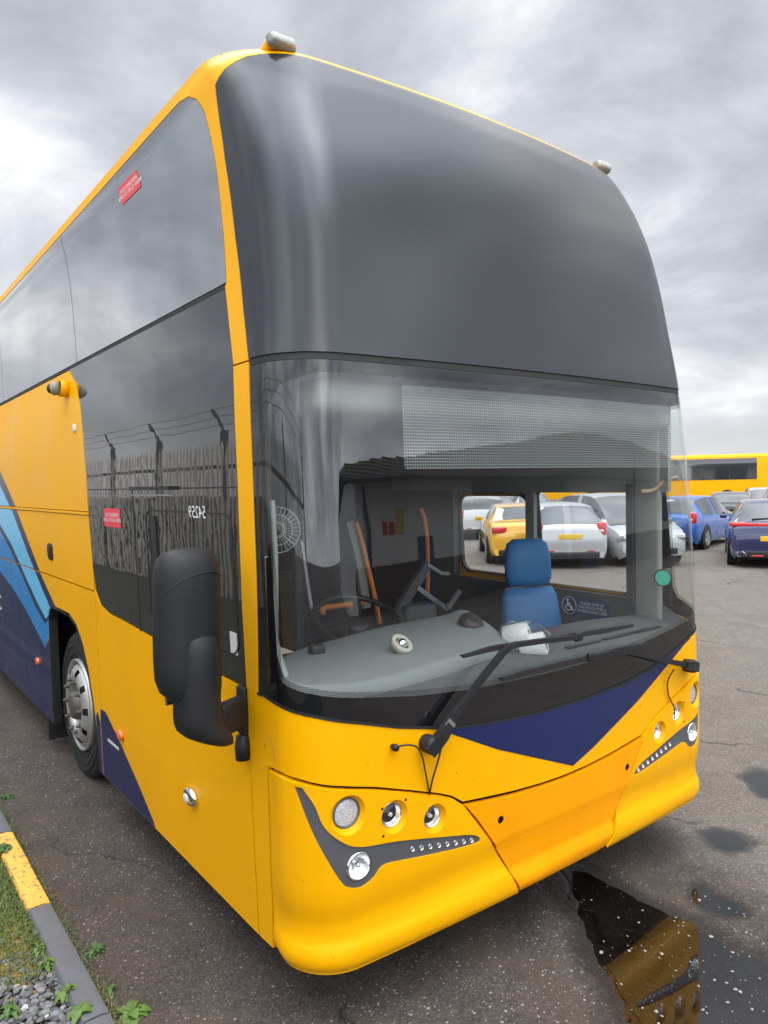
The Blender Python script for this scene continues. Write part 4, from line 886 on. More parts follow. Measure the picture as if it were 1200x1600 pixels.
ring.build('wheelchair_symbol', m_ink, nt_)
text_mesh('notice_text', 'PLEASE GIVE UP\nTHIS SPACE FOR A\nWHEELCHAIR USER', .026, m_ink, nt_, lambda x, y: wallp(x+.055, y)+Vector((-.004, 0, 0)))
# tape roll and wrapped paper rolls lying on the dash: things of their own
q = pd(627, 1007, .10)
n_ax = Vector((.15, -.62, .77)).normalized(); ref = q
tp = MB().lathe([(.034, -.012), (.034, .014), (.050, .014), (.052, .010), (.052, -.012), (.034, -.012)], q, n_ax, 36).build('tape_roll', M('cream tape', (.50, .47, .38), .5, var=.05)); tag(tp, 'roll of cream tape lying on the grey dashboard behind the windscreen', 'tape roll')
ch = MB().lathe([(0, .030), (.012, .027), (.022, .016), (.026, .0), (.026, -.01)], q, n_ax, 24).build('chrome_knob', m_chrome, coach)
rp = thing('wrapped_paper_rolls', 'two white paper rolls in clear film lying on the dashboard behind the windscreen', 'paper rolls', on_plane(818, 1008, 2, 1.24))
m_paper = M('white tissue paper', (.66, .66, .64), .75, var=.08, vscale=25, bump=.003, bscale=26)
m_wrap = glass('clear film wrap', (.97, .97, .97), 1.5, wave=.02)
for px, py, yy in ((808, 996, .02), (834, 1012, -.05)):
    c_ = pd(px, py, yy); ax = Vector((.55, -.75, .25)).normalized()
    MB().lathe([(.024, .056), (.026, .062), (.060, .062), (.067, .055), (.068, .0), (.067, -.055), (.060, -.062), (.022, -.062), (.02, -.056), (.02, .056)], c_, ax, 36).build('paper_roll', m_paper, rp)
    MB().lathe([(.0265, .0625), (.022, .0625), (.0215, -.055), (0, -.055)], c_, ax, 20).build('roll_core', M('grey card core', (.16, .13, .10), .8), bpy.context.scene.objects[-1] if False else rp)
c_ = pd(822, 1001, -.02); bm = bmesh.new(); bmesh.ops.create_icosphere(bm, subdivisions=4, radius=1)
for v in bm.verts:
    p = v.co.copy(); k = 1+.13*noise.noise(p*3.1)+.05*noise.noise(p*9); v.co = c_+Vector((p.x*.13, p.y*.135, p.z*.095))*k+Vector((.0, 0, -.3*p.x*.1))
me = bpy.data.meshes.new('film'); bm.to_mesh(me); bm.free(); me.polygons.foreach_set('use_smooth', [True]*len(me.polygons)); link('clear_wrap', me, m_wrap, rp)
# ------------------------------------------------------------------ ground
def sdpoly(x, y, poly):
    ins = inside(x, y, poly); d = bdist(x, y, poly); return np.where(ins, -d, d)
big = [tuple(on_plane(px, py, 2, 0).xy) for px, py in [(880, 1352), (930, 1362), (965, 1385), (1020, 1414), (1090, 1446), (1150, 1482), (1200, 1502), (1290, 1540), (1330, 1640), (1180, 1760), (1080, 1720), (1000, 1640), (960, 1560), (925, 1490), (900, 1420), (885, 1385)]]
sm1 = [tuple(on_plane(px, py, 2, 0).xy) for px, py in [(1096, 1300), (1120, 1297), (1150, 1305), (1175, 1318), (1165, 1330), (1140, 1335), (1110, 1325)]]
sm2 = [tuple(on_plane(px, py, 2, 0).xy) for px, py in [(1075, 1390), (1095, 1385), (1110, 1400), (1150, 1415), (1170, 1435), (1130, 1430), (1085, 1410)]]
sm3 = [tuple(on_plane(px, py, 2, 0).xy) for px, py in [(1163, 1215), (1185, 1203), (1215, 1210), (1240, 1225), (1225, 1245), (1195, 1245), (1175, 1235)]]
X = np.unique(np.concatenate([np.array([-400, -250, -120, -60, -30, -15, -8, -5, -3.5, -2.5, -1.8, -1.4, -1.1, -.9, -.75]), np.arange(-.62, 4.2, .028), np.array([4.3, 4.5, 4.8, 5.2, 5.7, 6.3, 7, 8, 10, 13, 17, 22, 30, 45, 70, 120, 200, 400])]))
Yv = np.unique(np.concatenate([np.array([-400, -200, -100, -50, -25, -14, -8, -5, -4, -3, -2.4, -2]), np.arange(-1.6, 1.2, .028), np.array([1.3, 1.5, 1.8, 2.2, 2.7, 3.3, 4, 5, 6.5, 8, 10, 13, 17, 22, 30, 45, 70, 120, 200, 400])]))
gx, gy = np.meshgrid(X, Yv); fx, fy = gx.ravel(), gy.ravel()
def nz(x, y, s, o=0.0): return np.array([noise.noise(Vector((a*s+o, b*s-o, o))) for a, b in zip(x, y)])
near = (fx > -.8) & (fx < 4.3) & (fy > -1.7) & (fy < 1.4)
z = np.zeros(len(fx)); a_, b_ = fx[near], fy[near]
dn = np.full(len(a_), 9.)
for pl, w_ in ((big, 1.), (sm1, .55), (sm2, .5), (sm3, .55)):
    s_ = sdpoly(a_, b_, pl)+(nz(a_, b_, 4, 2.)*.035+nz(a_, b_, 14, 4.)*.012)*(1.3 if w_ < 1 else 1.0); dn = np.minimum(dn, s_/w_)
rough_n = nz(a_, b_, 9, 3.)*.010 + nz(a_, b_, 26, 7.)*.0045 + nz(a_, b_, 3, 1.)*.006
hgt = np.clip(np.where(dn > 0, dn*.06, dn*.10), -.022, .012)+rough_n*np.clip(.35+np.abs(dn)*2, .35, 1)*.55+.001
z[near] = hgt
fade = np.clip(np.minimum(np.minimum(a_+.75, 4.2-a_), np.minimum(b_+1.65, 1.3-b_))*5, 0, 1); z[near] = z[near]*fade+.013*(1-fade); z[~near] = .013
nx, ny = len(X), len(Yv)
faces = [(j*nx+i, j*nx+i+1, (j+1)*nx+i+1, (j+1)*nx+i) for j in range(ny-1) for i in range(nx-1)]
me = bpy.data.meshes.new('ground'); me.from_pydata(list(zip(fx.tolist(), fy.tolist(), z.tolist())), [], faces); me.polygons.foreach_set('use_smooth', [True]*len(faces))
def asphalt():
    m = bpy.data.materials.new('worn tarmac'); m.use_nodes = True; t = m.node_tree; b = t.nodes['Principled BSDF']; lk = t.links.new
    def nd(ty, **k):
        n = t.nodes.new(ty)
        for a, c in k.items(): setattr(n, a, c)
        return n
    def noi(sc__, det=6, ro=.6, dist=0.):
        n = nd('ShaderNodeTexNoise'); n.inputs['Scale'].default_value = sc__; n.inputs['Detail'].default_value = det; n.inputs['Roughness'].default_value = ro; n.inputs['Distortion'].default_value = dist; lk(g.outputs['Position'], n.inputs['Vector']); return n.outputs[0]
    def rng(v, a, b_, c=0., d=1., sm=True):
        n = nd('ShaderNodeMapRange'); n.interpolation_type = 'SMOOTHSTEP' if sm else 'LINEAR'; lk(v, n.inputs[0])
        for i, q in enumerate((a, b_, c, d)): n.inputs[i+1].default_value = q
        return n.outputs[0]
    def mix(f, a, c):
        n = nd('ShaderNodeMix', data_type='RGBA')
        for i, q in ((0, f), (6, a), (7, c)):
            if isinstance(q, tuple): n.inputs[i].default_value = (*q, 1)
            elif isinstance(q, float): n.inputs[i].default_value = q
            else: lk(q, n.inputs[i])
        return n.outputs[2]
    def mt(op, a, c=None, d=None):
        n = nd('ShaderNodeMath', operation=op)
        for i, q in enumerate((a, c, d)):
            if q is None: continue
            if isinstance(q, (int, float)): n.inputs[i].default_value = q
            else: lk(q, n.inputs[i])
        return n.outputs[0]
    g = nd('ShaderNodeNewGeometry'); sep = nd('ShaderNodeSeparateXYZ'); lk(g.outputs['Position'], sep.inputs[0])
    big_ = noi(.55, 5, .6, .4); mid_ = noi(3.5, 6, .65); fine = noi(70, 5, .7); grit = noi(220, 3, .6)
    # older, browner tarmac beside the kerb and under the coach; paler, greyer open yard
    yard = rng(mt('ADD', sep.outputs[0], mt('MULTIPLY', big_, 1.4)), 2.6, 3.6)
    c = mix(rng(mid_, .35, .65), (.054, .044, .037), (.085, .071, .060))
    c2 = mix(rng(mid_, .35, .65), (.095, .080, .064), (.14, .119, .096))
    c = mix(yard, c, c2)
    far = rng(sep.outputs[1], 0.6, 3.0); c = mix(mt('MULTIPLY', yard, rng(big_, .45, .62)), c, mix(fine, (.085, .072, .058), (.13, .111, .090)))
    c = mix(mt('MULTIPLY', rng(fine, .48, .62), .65), c, mix(yard, (.145, .128, .112), (.20, .176, .15)))
    c = mix(mt('MULTIPLY', rng(grit, .52, .40), .6), c, mix(yard, (.028, .025, .023), (.11, .105, .095)))
    def cells(scale, seed):
        v = nd('ShaderNodeTexVoronoi'); v.inputs['Scale'].default_value = scale; lk(g.outputs['Position'], v.inputs['Vector']); s3 = nd('ShaderNodeSeparateColor'); lk(v.outputs['Color'], s3.inputs[0]); return s3.outputs[seed]
    agg = mt('ADD', mt('MULTIPLY', cells(85, 0), .5), mt('MULTIPLY', cells(170, 1), .5))
    c = mix(mt('MULTIPLY', rng(agg, .55, .85), .75), c, mix(yard, (.125, .104, .087), (.27, .238, .20)))
    c = mix(mt('MULTIPLY', rng(agg, .42, .15), .75), c, mix(yard, (.045, .04, .036), (.13, .125, .115)))
    mud = mt('MULTIPLY', rng(noi(1.7, 6, .62, .5), .52, .60), mt('SUBTRACT', .75, mt('MULTIPLY', yard, .55))); c = mix(mud, c, mix(fine, (.075, .057, .043), (.105, .083, .065)))
    # pale chips of stone worn out of the surface
    def chips(scale, thr, dens_, seed):
        v = nd('ShaderNodeTexVoronoi'); v.inputs['Scale'].default_value = scale; v.inputs['Randomness'].default_value = 1
        mpn = nd('ShaderNodeMapping'); mpn.inputs['Location'].default_value = (seed, seed*2, 0); lk(g.outputs['Position'], mpn.inputs[0])
        dis = nd('ShaderNodeTexNoise'); dis.inputs['Scale'].default_value = scale*1.6; lk(g.outputs['Position'], dis.inputs['Vector'])
        va = nd('ShaderNodeVectorMath', operation='MULTIPLY_ADD'); lk(dis.outputs['Color'], va.inputs[0]); va.inputs[1].default_value = (.35/scale, .35/scale, 0); lk(mpn.outputs[0], va.inputs[2]); lk(va.outputs[0], v.inputs['Vector'])
        sc_2 = nd('ShaderNodeSeparateColor'); lk(v.outputs['Color'], sc_2.inputs[0])
        size = mt('MULTIPLY', sc_2.outputs[1], thr)
        return mt('MULTIPLY', mt('LESS_THAN', v.outputs['Distance'], size), mt('GREATER_THAN', mt('ADD', sc_2.outputs[0], mt('ADD', mt('MULTIPLY', rng(mid_, .38, .62), .13), mt('MULTIPLY', rng(noi(1.1, 3), .35, .65, -.10, .06), 1.0))), dens_))
    ch = mt('MAXIMUM', chips(62, .36, .91, 0.), mt('MAXIMUM', chips(120, .40, .88, 4.), chips(36, .24, .93, 9.)))
    chm = mt('MULTIPLY', ch, mt('SUBTRACT', 1.0, mt('MULTIPLY', yard, .75)))
    c = mix(chm, c, mix(noi(150, 1), (.22, .205, .185), (.47, .45, .41)))
    # cracks
    def cracks(scale, wdt, dist_):
        v = nd('ShaderNodeTexVoronoi', feature='DISTANCE_TO_EDGE'); v.inputs['Scale'].default_value = scale
        dn_ = nd('ShaderNodeTexNoise'); dn_.inputs['Scale'].default_value = scale*5; dn_.inputs['Detail'].default_value = 5; lk(g.outputs['Position'], dn_.inputs['Vector'])
        va = nd('ShaderNodeVectorMath', operation='MULTIPLY_ADD'); lk(dn_.outputs['Color'], va.inputs[0]); va.inputs[1].default_value = (dist_, dist_, 0); lk(g.outputs['Position'], va.inputs[2]); lk(va.outputs[0], v.inputs['Vector'])
        return rng(v.outputs['Distance'], wdt, 0., 0., 1.)
    ck = mt('MULTIPLY', cracks(.42, .006, .6), rng(noi(.8, 2), .42, .55)); c = mix(mt('MULTIPLY', ck, .85), c, (.02, .019, .017))
    # broad damp patches, and the wet rim and bed of each puddle (by its depth)
    damp = mt('MULTIPLY', rng(noi(1.3, 5, .6, .6), .58, .68), .35); under = mt('MULTIPLY', rng(sep.outputs[0], 3.2, 2.4), rng(sep.outputs[1], -1.0, -.6))
    wet = mt('MAXIMUM', rng(sep.outputs[2], .0090, .0015), mt('MULTIPLY', damp, .8))
    vis = nd('ShaderNodeMapRange'); lk(wet, vis.inputs[0]); vis.inputs[3].default_value = 1; vis.inputs[4].default_value = .30
    vs = nd('ShaderNodeVectorMath', operation='SCALE'); lk(c, vs.inputs[0]); lk(vis.outputs[0], vs.inputs['Scale']); lk(vs.outputs[0], b.inputs['Base Color'])
    lk(rng(wet, 0, 1, .88, .30), b.inputs['Roughness']); b.inputs['Specular IOR Level'].default_value = .35
    hsum = mt('ADD', mt('MULTIPLY', fine, .009), mt('ADD', mt('MULTIPLY', agg, .0035), mt('ADD', mt('MULTIPLY', chm, .002), mt('MULTIPLY', ck, -.012))))
    b.inputs['Specular Tint'].default_value = (1, .93, .86, 1)
    bp = nd('ShaderNodeBump'); bp.inputs['Strength'].default_value = .9; bp.inputs['Distance'].default_value = 1; lk(hsum, bp.inputs['Height']); lk(bp.outputs[0], b.inputs['Normal'])
    return m
gr = link('ground', me, asphalt()); tag(gr, kind='structure')
m_water = glass('puddle water', (.5, .49, .46), 1.78, rough=.04)
m = MB(); m.add([(-.6, -1.65, -.0008), (4.2, -1.65, -.0008), (4.2, 1.3, -.0008), (-.6, 1.3, -.0008)], [(0, 1, 2, 3)]); wt = m.build('puddle_water', m_water); tag(wt, kind='structure')
# ------------------------------------------------------------------ verge, kerb stones
m_kerb = M('weathered grey kerb', (.105, .108, .118), .75, var=.25, vscale=12, bump=.0025, bscale=90, dirt=.25, dirtcol=(.2, .2, .19))
m_kyel = M('worn yellow kerb paint', (.80, .42, .06), .7, var=.12, vscale=20, bump=.004, bscale=70, dirt=.55, dirtcol=(.26, .2, .1))
_t = m_kyel.node_tree; _nn = _t.nodes.new('ShaderNodeTexNoise'); _nn.inputs['Scale'].default_value = 38; _nn.inputs['Detail'].default_value = 8; _nn.inputs['Roughness'].default_value = .7
_tc = _t.nodes.new('ShaderNodeTexCoord'); _t.links.new(_tc.outputs['Object'], _nn.inputs['Vector']); _mr = _t.nodes.new('ShaderNodeMapRange'); _t.links.new(_nn.outputs[0], _mr.inputs[0]); _mr.inputs[1].default_value = .55; _mr.inputs[2].default_value = .59
_mx = _t.nodes.new('ShaderNodeMix'); _mx.data_type = 'RGBA'; _b = _t.nodes['Principled BSDF']; _src = _b.inputs['Base Color'].links[0].from_socket; _t.links.new(_src, _mx.inputs[6]); _mx.inputs[7].default_value = (.13, .12, .11, 1); _t.links.new(_mr.outputs[0], _mx.inputs[0]); _t.links.new(_mx.outputs[2], _b.inputs['Base Color'])
def verge_z(x, y): return .065+.012*noise.noise(Vector((x*2, y*2, 0)))+(.25*max(0, -1.9-x))*.6
rowsv = []
xs_ = [-.66, -.72, -.8, -.9, -1.0, -1.15, -1.3, -1.6, -2, -2.5, -3.3, -4, -6, -9, -14]
ys_ = list(np.arange(-4, 4, .12))+list(np.arange(4, 40, 1.0))
V = [(x, y, verge_z(x, y)) for y in ys_ for x in xs_]; n_ = len(xs_)
m = MB(); m.add(V, [(j*n_+i, j*n_+i+1, (j+1)*n_+i+1, (j+1)*n_+i) for j in range(len(ys_)-1) for i in range(n_-1)], True)
m_soil = M('dark soil and grit', (.032, .034, .022), .95, var=.5, vscale=9, bump=.02, bscale=30, dirt=.6, dirtcol=(.022, .036, .010), spec=.2)
tag(m.build('verge', m_soil), kind='structure')
ORD = ['', 'first', 'second', 'third', 'fourth', 'fifth', 'sixth', 'seventh', 'eighth', 'ninth', 'tenth', 'eleventh']
ky = [1.235+.915*i for i in range(-3, 11)]
for i, y0 in enumerate(ky):
    yel = (i % 5 == 0 and i != 0) and i == 5
    b = MB(); hw = .055; nseg = 12; lps = []
    for k in range(nseg+1):
        y = y0+.006+(.903)*k/nseg; jx = .004*noise.noise(Vector((y*3, 1, 5))); jz = .004*noise.noise(Vector((y*4, 7, 2)))
        lps.append([Vector((-.617+x+jx, y, zz_+jz if zz_ > .05 else zz_)) for x, zz_ in ((-.055, -.03), (-.055, .092), (-.045, .104), (.02, .106), (.045, .098), (.055, .07), (.058, -.03))])
    b.loft(lps, smooth=True); yel = abs(y0-1.235) < .01
    o = b.build('kerb_stone', m_kyel if yel else m_kerb, sharp=40)
    lab = 'kerb stone painted yellow, bordering weeds and gravel at the lower left' if yel else ('grey kerb stone just nearer the camera than the yellow one, gravel on its left' if abs(y0-1.235+.915) < .01 else ('grey kerb stone just beyond the yellow one' if abs(y0-1.235-.915) < .01 else 'grey kerb stone, '+ORD[int(round(abs(y0-1.235)/.915))]+(' beyond' if y0 > 1.235 else ' before')+' the yellow one along the verge'))
    tag(o, lab, 'kerb stone', 'kerb stones along the verge')
    if abs(y0-1.235) < .01: ykerb = o
# gravel
random.seed(11); bm = bmesh.new(); bmesh.ops.create_icosphere(bm, subdivisions=1, radius=1); bv = [v.co.copy() for v in bm.verts]; bf = [[v.index for v in f.verts] for f in bm.faces]; bm.free()
m = MB()
m_stone = M('dark grey gravel', (.14, .14, .145), .8, var=.0, vscale=3, bump=.001, bscale=150)
t = m_stone.node_tree; gi = t.nodes.new('ShaderNodeNewGeometry'); crp = t.nodes.new('ShaderNodeValToRGB'); t.links.new(gi.outputs['Random Per Island'], crp.inputs[0]); t.links.new(crp.outputs[0], t.nodes['Principled BSDF'].inputs['Base Color'])
crp.color_ramp.elements[0].color = (.06, .06, .064, 1); crp.color_ramp.elements[1].color = (.21, .205, .20, 1); q = crp.color_ramp.elements.new(.97); q.color = (.20, .2, .2, 1); q = crp.color_ramp.elements.new(.985); q.color = (.5, .5, .48, 1)
def stone(m, x, y, zb, s_):
    q = Matrix.Rotation(random.uniform(0, 6.28), 3, 'Z') @ Matrix.Rotation(random.uniform(-.5, .5), 3, 'X'); sx, sy, sz = s_*random.uniform(.8, 1.3), s_*random.uniform(.7, 1.1), s_*random.uniform(.4, .7); sd_ = random.uniform(0, 90)
    m.add([Vector((x, y, zb+sz*.4))+q @ Vector((p.x*sx, p.y*sy, p.z*sz))*(1+.35*noise.noise(p*1.7+Vector((sd_, 0, 0)))) for p in bv], bf, False)
for _ in range(4200):
    y = random.uniform(-.6, 1.15); x = random.uniform(-1.35, -.665)
    if y > .95+.25*noise.noise(Vector((x*4, 3, 1))): 
        if random.random() < .85: continue
    stone(m, x, y, verge_z(x, y)+random.uniform(-.004, .014), random.uniform(.009, .019))
for _ in range(400):
    y = random.uniform(1.9, 3); x = random.uniform(-1.2, -.665); stone(m, x, y, verge_z(x, y), random.uniform(.008, .015))
tag(m.build('gravel', m_stone, fix=False), 'dark grey gravel beside the kerb', 'gravel', kind='stuff')
# loose grit in the gutter
m = MB()
for _ in range(1500):
    y = random.uniform(-.6, 3.2); x = -.555+abs(random.gauss(0, .045)); stone(m, x, y, .0, random.uniform(.002, .007))
for _ in range(500):
    x = random.uniform(-.5, 2.6); y = random.uniform(-1.5, 1.0); stone(m, x, y, .002, random.uniform(.0015, .004))
tag(m.build('gutter_grit', m_stone, fix=False), 'loose grit along the kerb', 'grit', kind='stuff')
# white chips standing in the shallow puddle
m = MB()
for _ in range(700):
    x = random.uniform(.9, 2.1); y = random.uniform(-1.35, -.15)
    if noise.noise(Vector((x*3, y*3, 0))) < -.02 and random.random() < .75: continue
    stone(m, x, y, -.0035, random.uniform(.0022, .0075)*random.uniform(.5, 1.4))
tag(m.build('pale_chippings', M('pale stone chips', (.30, .28, .25), .7, var=.3, vscale=40), fix=False), 'pale stone chips lying in the shallow puddle', 'chippings', kind='stuff')
# ------------------------------------------------------------------ weeds, grass, moss
m_kyn = m_kyel.node_tree; m_leaf = leafmat('weed leaf', (.05, .11, .015), (.12, .205, .035)); m_leaf2 = leafmat('dark weed leaf', (.035, .085, .02), (.08, .16, .03)); m_grass = leafmat('verge grass', (.06, .10, .018), (.17, .20, .05)); m_moss = leafmat('orange moss', (.16, .085, .018), (.30, .17, .03)); m_dry = leafmat('dry stems', (.20, .14, .07), (.30, .22, .12))
def leaf(m, base, dir_, ln, wd, curl, seg=6, lobes=0.):
    d = Vector(dir_).normalized(); s_ = d.cross(Vector((0, 0, 1))).normalized(); V = []; 
    for k in range(seg+1):
        t = k/seg; w_ = wd*math.sin(math.pi*min(1, .06+t*.94))**.7*(1+lobes*math.sin(t*24)); p = base+Vector((d.x, d.y, 0))*ln*t+Vector((0, 0, ln*(d.z*t-curl*t*t))); V += [p-s_*w_/2+Vector((0, 0, .12*w_)), p, p+s_*w_/2+Vector((0, 0, .12*w_))]
    m.add(V, [q for k in range(seg) for q in ((k*3, k*3+1, k*3+4, k*3+3), (k*3+1, k*3+2, k*3+5, k*3+4))], True)
def rosette(loc, n, ln, wd, mat, label, stem=True, up_=.6, lob=.12, name='weed'):
    r = thing(name, label, 'weed', loc, 0, 'weeds by the kerb'); m = MB(); L0 = Vector(loc)
    for k in range(n):
        a = 2.4*k+random.uniform(-.3, .3); f = (k+.5)/n; leaf(m, L0+Vector((random.uniform(-.01, .01), random.uniform(-.01, .01), f*.03)), (math.cos(a), math.sin(a), up_*(1-.4*f)+random.uniform(-.1, .3)), ln*random.uniform(.6, 1.1)*(1-.35*f), wd*random.uniform(.8, 1.15), random.uniform(.5, .95), 7, lob)
    m.build('leaves', mat, r); s_ = MB()
    for k in range(5): s_.tube([L0, L0+Vector((random.uniform(-.02, .02), random.uniform(-.02, .02), .03+.02*up_))], .0025, 5)
    s_.build('stem', mat, r); return r
def gp(px, py, z=0.0): return tuple(on_plane(px, py, 2, z))
rosette(gp(205, 1592), 26, .105, .040, m_leaf, 'large bright green weed at the foot of the kerb, bottom edge of the picture', up_=.9, lob=.16)
rosette(gp(150, 1492), 34, .075, .018, m_leaf2, 'dark green feathery weed in the gutter against the kerb', up_=.9, lob=.25)
rosette(gp(125, 1588, .085), 16, .085, .034, m_leaf, 'lobed green weed on the gravel at the bottom edge, beside the kerb', up_=.5)
rosette(gp(103, 1556, .085), 9, .06, .028, m_leaf, 'small pale green weed on the gravel just inside the kerb, above the lobed one', up_=.4)
rosette(gp(75, 1510, .085), 22, .055, .017, m_leaf, 'loose spreading weed on the gravel midway along', up_=.5, lob=.25)
rosette(gp(62, 1488, .085), 14, .05, .018, m_leaf, 'small leafy weed at the top of the gravel', up_=.5, lob=.25)
rosette(gp(15, 1585, .085), 16, .075, .02, m_leaf2, 'spiky weed at the lower left corner of the picture', up_=.6, lob=.2)
rosette(gp(3, 1332, .09), 10, .09, .05, m_leaf2, 'dark broad-leaved weed behind the yellow kerb stone', up_=.7)
rosette(gp(172, 1555), 12, .05, .016, m_leaf, 'small yellowish weed at the kerb foot between the two larger ones', up_=.6)
rosette(gp(12, 1250), 30, .09, .012, m_leaf2, 'bushy green weed in the gutter beyond the yellow kerb stone', up_=1.0, lob=.1)
def tufts(name, label, region, n, ln, mat, zf):
    m = MB()
    for _ in range(n):
        x, y = region(); zb = zf(x, y); a = random.uniform(0, 6.28); l = ln*random.uniform(.5, 1.2); b = Vector((x, y, zb)); d = Vector((math.cos(a), math.sin(a), 0)); w_ = random.uniform(.0012, .003); s_ = Vector((-d.y, d.x, 0))*w_; bend = random.uniform(.2, .9)
        m.add([b-s_, b+s_, b+d*l*bend*.4+Vector((0, 0, l*.6))+s_*.7, b+d*l*bend*.4+Vector((0, 0, l*.6))-s_*.7, b+d*l*bend+Vector((0, 0, l*(.9-bend*.4)))], [(0, 1, 2, 3), (3, 2, 4)])
    tag(m.build(name, mat, fix=False), label, 'grass', kind='stuff')
def reg1():
    while True:
        y = random.gauss(1.25, .45); x = -.665-abs(random.gauss(0, .25))
        if y > .72: return x, y
tufts('verge_grass', 'short rough grass on the verge beside the yellow kerb stone', reg1, 9000, .055, m_grass, lambda x, y: verge_z(x, y)-.005)
tufts('verge_grass', 'rough grass on the verge running back beside the coach', lambda: (-.665-abs(random.gauss(0, .6)), random.uniform(2, 12)), 9000, .09, m_grass, lambda x, y: verge_z(x, y)-.005)
def reg2():
    y = random.choice([random.gauss(.55, .12), random.gauss(1.9, .5), random.gauss(.2, .15), random.gauss(1.2, .3), random.gauss(2.9, .4)]); return -.555+abs(random.gauss(0, .022)), y
tufts('gutter_grass', 'thin grass growing along the foot of the kerb', reg2, 2600, .035, m_grass, lambda x, y: 0.)
tufts('gutter_grass', 'dry stems along the foot of the kerb', reg2, 600, .05, m_dry, lambda x, y: 0.)
m = MB()
for _ in range(2600):
    if random.random() < .55: x, y = reg2()
    else:
        x, y = reg1() if random.random() < .7 else (-.67-abs(random.gauss(0, .2)), random.uniform(-.3, 1.0))
    zb = verge_z(x, y) if x < -.66 else .002
    if noise.noise(Vector((x*9, y*5, 4))) < .02: continue
    a = random.uniform(0, 6.28); leaf(m, Vector((x, y, zb+random.uniform(0, .015))), (math.cos(a), math.sin(a), random.uniform(.2, 1.0)), random.uniform(.012, .034), random.uniform(.005, .012), random.uniform(.3, .8), 3)
tag(m.build('small_weeds', m_leaf2, fix=False), 'low mixed weeds spread along the kerb foot and verge', 'weeds', kind='stuff')
m = MB()
for _ in range(1500):
    x, y = -.72-abs(random.gauss(0, .13)), random.gauss(1.0, .12); 
    if x > -.70: continue
    stone(m, x, y, verge_z(x, y)+random.uniform(0, .012), random.uniform(.006, .013))
tag(m.build('moss', m_moss, fix=False), 'orange brown moss on the verge', 'moss', kind='stuff')
# ------------------------------------------------------------------ palisade fence beside the yard (seen mirrored in the coach's glass)
FX = -3.5
m_pale_f = M('galvanised pale', (.66, .64, .58), .6, metal=.15, var=.25, vscale=4, dirt=.3, dirtcol=(.12, .11, .08)); m_post = M('dark steel post', (.05, .05, .05), .6, var=.2)
fz = verge_z(FX, 3)
fen = thing('palisade_fence', 'grey steel palisade fence topped with barbed wire, mirrored in the side windows', 'fence', (FX, 8, fz))
m = MB(); y = -3.0
while y < 34:
    if (y*1.0) % 2.75 > .12:
        tl = .004*random.gauss(0, 1); b = Vector((FX, y, fz-.02)); h = 2.55+random.gauss(0, .006)
        V = []
        for zz_ in (0, h-.12): V += [b+Vector((0, -.047, zz_)), b+Vector((.016, 0, zz_)), b+Vector((0, .047, zz_))]
        V.append(b+Vector((.006, tl, h)))
        m.add(V, [(0, 1, 4, 3), (1, 2, 5, 4), (3, 4, 6), (4, 5, 6)])
    y += .165
m.build('pales', m_pale_f, fen, fix=False)
m = MB()
for zz_ in (fz+.35, fz+2.12): m.bar([(FX-.03, -3, zz_), (FX-.03, 34, zz_)], .03, .06)
m.build('rails', m_post, fen)
for k in range(14):
    y = -3+2.75*k; p = MB(); p.box((FX-.09, y, fz+1.35), (.07, .12, 2.75)); p.build('post', m_post, fen)
    p = MB(); p.bar([(FX-.09, y, fz+2.7), (FX+.02, y, fz+2.9), (FX+.14, y, fz+3.08)], .04, .02, up=(0, 1, 0)); p.build('wire_arm', m_post, fen)
m = MB()
for dx, dz in ((-.02, 2.82), (.05, 2.95), (.14, 3.08)):
    pts = [Vector((FX+dx, -3+.25*k, fz+dz-.03*math.sin(math.pi*((.25*k) % 2.75)/2.75)+random.gauss(0, .006))) for k in range(148)]; m.tube(pts, .0045, 4)
    for p in pts[::1]:
        m.tube([p+Vector((-.012, 0, -.012)), p+Vector((.012, .01, .012))], .003, 3)
m.build('barbed_wire', m_post, fen)
# dark bushes behind the fence
def leafblob(m, c, rx, ry, rz, n, ls):
    for _ in range(n):
        d = Vector((random.gauss(0, 1), random.gauss(0, 1), random.gauss(0, 1))).normalized()*random.uniform(.45, 1)**.6; k = 1+.35*noise.noise(Vector((c[0], c[1], 0))+d*1.6)
        p = Vector((c[0]+d.x*rx*k, c[1]+d.y*ry*k, max(c[2]+d.z*rz*k, .05))); a, b = Vector((random.gauss(0, 1), random.gauss(0, 1), random.gauss(0, 1))).normalized(), Vector((random.gauss(0, 1), random.gauss(0, 1), random.gauss(0, 1))).normalized(); s_ = ls*random.uniform(.6, 1.3)
        m.add([p-a*s_, p-b*s_*.45, p+a*s_, p+b*s_*.45], [(0, 1, 2, 3)])
m_bush = leafmat('dark bush leaf', (.018, .032, .010), (.05, .075, .022))
b = thing('hedge', 'dark overgrown hedge running behind the palisade fence', 'hedge', (FX-1.9, 14, .3)); m = MB(); m2_ = MB()
for k in range(9):
    y = 1+3.6*k; x = FX-1.9+random.uniform(-.2, .2); leafblob(m, (x, y, .75), .9, 2.1, .75, 2000, .09)
    for q in range(4): m2_.tube([(x, y+.2*q-.3, .0), (x+random.uniform(-.3, .3), y+random.uniform(-.8, .8), 1.2)], .03, 6)
m.build('foliage', m_bush, b, fix=False); m2_.build('stems', M('bark', (.06, .05, .04), .9), b)
